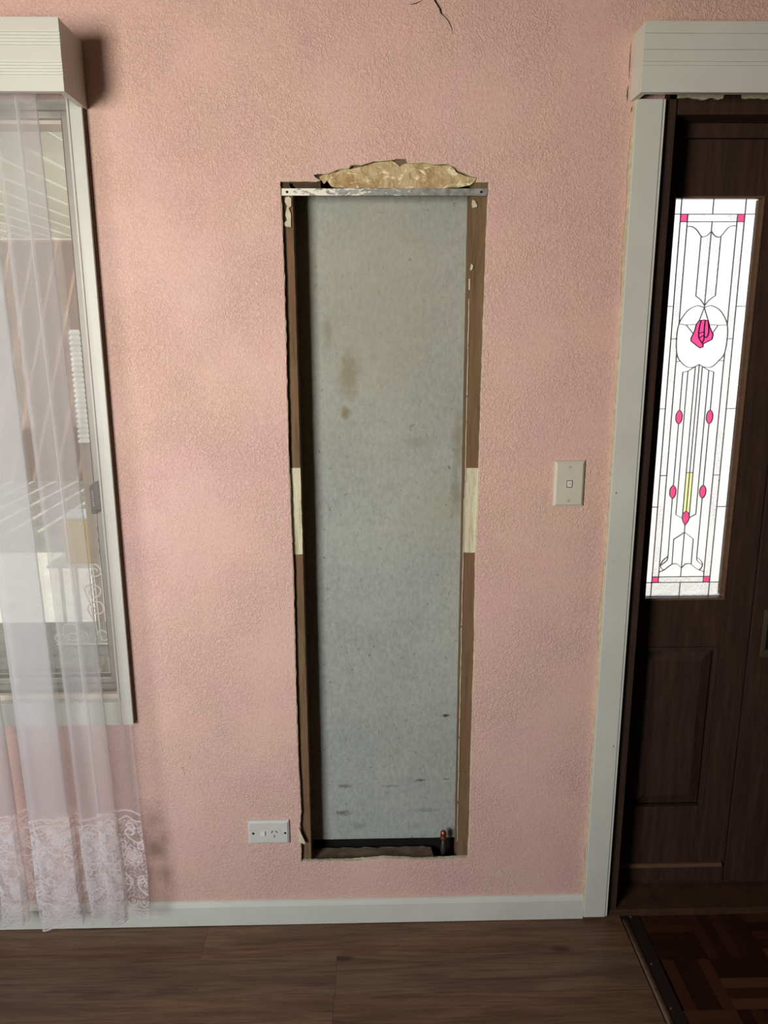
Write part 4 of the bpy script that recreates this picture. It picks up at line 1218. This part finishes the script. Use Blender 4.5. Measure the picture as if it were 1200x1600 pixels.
# white ribbed pipe standing outside the pane
hx0, hz_t = out_at(116, 515, 0.9); hx1, hz_b = out_at(132, 692, 0.9)
ho = empty('ribbed_pipe', ((hx0+hx1)/2, 0.9, -0.2), label='white ribbed pipe seen through the window glass', cat='pipe')
n_ = 22; prof = []; r_ = 0.020; hb = hz_b + 0.2
for i in range(n_):
    z = hb + (hz_t-hz_b)*i/n_; dz = (hz_t-hz_b)/n_
    prof += [(r_, z+0.1*dz), (r_, z+0.6*dz), (r_*0.72, z+0.75*dz), (r_*0.72, z+0.98*dz)]
link('ribbed_sleeve', lathe(bmesh.new(), (0, 0, 0), prof, 16), M_WHITEOUT, ho, True)
link('plain_base', lathe(bmesh.new(), (0, 0, 0), [(0.016, 0.0), (0.016, hb)], 16), M_EAVE, ho, True)
BY = 1.2
bx0, bz0 = out_at(141, 880, BY); bx1, bz1 = out_at(155, 806, BY)
bxc = bx1-0.075
st = empty('plant_stand', (bxc, BY+0.06, -0.2), label='small white stand outside behind the window glass', cat='stand')
for a, b in ((-.10, -.06), (.10, -.06), (-.10, .10), (.10, .10)): link('leg', cyl(bmesh.new(), (a, b, 0), (a, b, bz0+0.2-0.012), 0.008), M_WHITEOUT, st)
link('top', B(-0.14, 0.14, -0.09, 0.14, bz0+0.2-0.0118, bz0+0.2-0.0005), M_WHITEOUT, st)
yb = empty('yellow_box', (bxc, BY+0.06, bz0), label='yellow printed box outside low behind the window glass', cat='box')
bh = bz1-bz0
link('body', B(-0.075, 0.075, -0.06, 0.07, 0, bh-0.0122, 0.004), M_YELLOW, yb)
link('lid', B(-0.078, 0.078, -0.063, 0.073, bh-0.0118, bh, 0.003), M_WHITEOUT, yb)
for k in range(3): link('printed_mark', B(0.050, 0.066, -0.0612, -0.0602, bh*(0.2+0.24*k), bh*(0.2+0.24*k)+0.018), M_LATCH, yb)
# grey board table with a white curled-wire ornament, low behind the pane
tx, tz_ = W(100, 1005, 0.62)
tb = empty('patio_table', (-1.25, 0.62, -0.2), label='weathered grey board table outside, low behind the window glass', cat='table')
for k in range(4): link('board', B(-0.62, 0.40, -0.20+k*0.1, -0.103+k*0.1, tz_+0.2-0.022, tz_+0.2, 0.002), M_GREYWOOD, tb)
for a in (-0.58, 0.36):
    for b in (-0.17, 0.17): link('leg', B(a-.025, a+.025, b-.025, b+.025, 0, tz_+0.2-0.0225), M_GREYWOOD, tb)
wr = empty('wire_ornament', (-0.96, 0.60, tz_), label='white curled wire ornament on the grey table outside the window', cat='ornament')
wr.location.x = W(135, 990, 0.60)[0]
link('base_bar', cyl(bmesh.new(), (-0.10, 0, 0.004), (0.09, 0, 0.004), 0.004, seg=8), M_WHITEOUT, wr)
for k, (px, py, sc) in enumerate(((148, 893, .8), (146, 925, 1.0), (152, 952, 1.1), (164, 1018, 1.0), (112, 985, 1.3), (96, 1002, .9), (130, 1012, .8))):
    X, Z = W(px, py, 0.60); X -= wr.location.x; Z = max(Z - tz_, 0.03*sc); bm = bmesh.new(); ptsw = []
    for i in range(22):
        t = i/21*2*math.pi*1.3+k; r0 = (0.008+0.022*(i/21))*sc; ptsw.append((X + r0*math.cos(t), 0.004*math.sin(i), Z + r0*math.sin(t)))
    ptsw += [(X + 0.4*(ptsw[-1][0]-X), 0.0, max(0.006, Z-0.05)), (X, 0.0, 0.006)]
    tube(bm, ptsw, 0.0022, 6); link('curl', bm, M_WHITEOUT, wr)
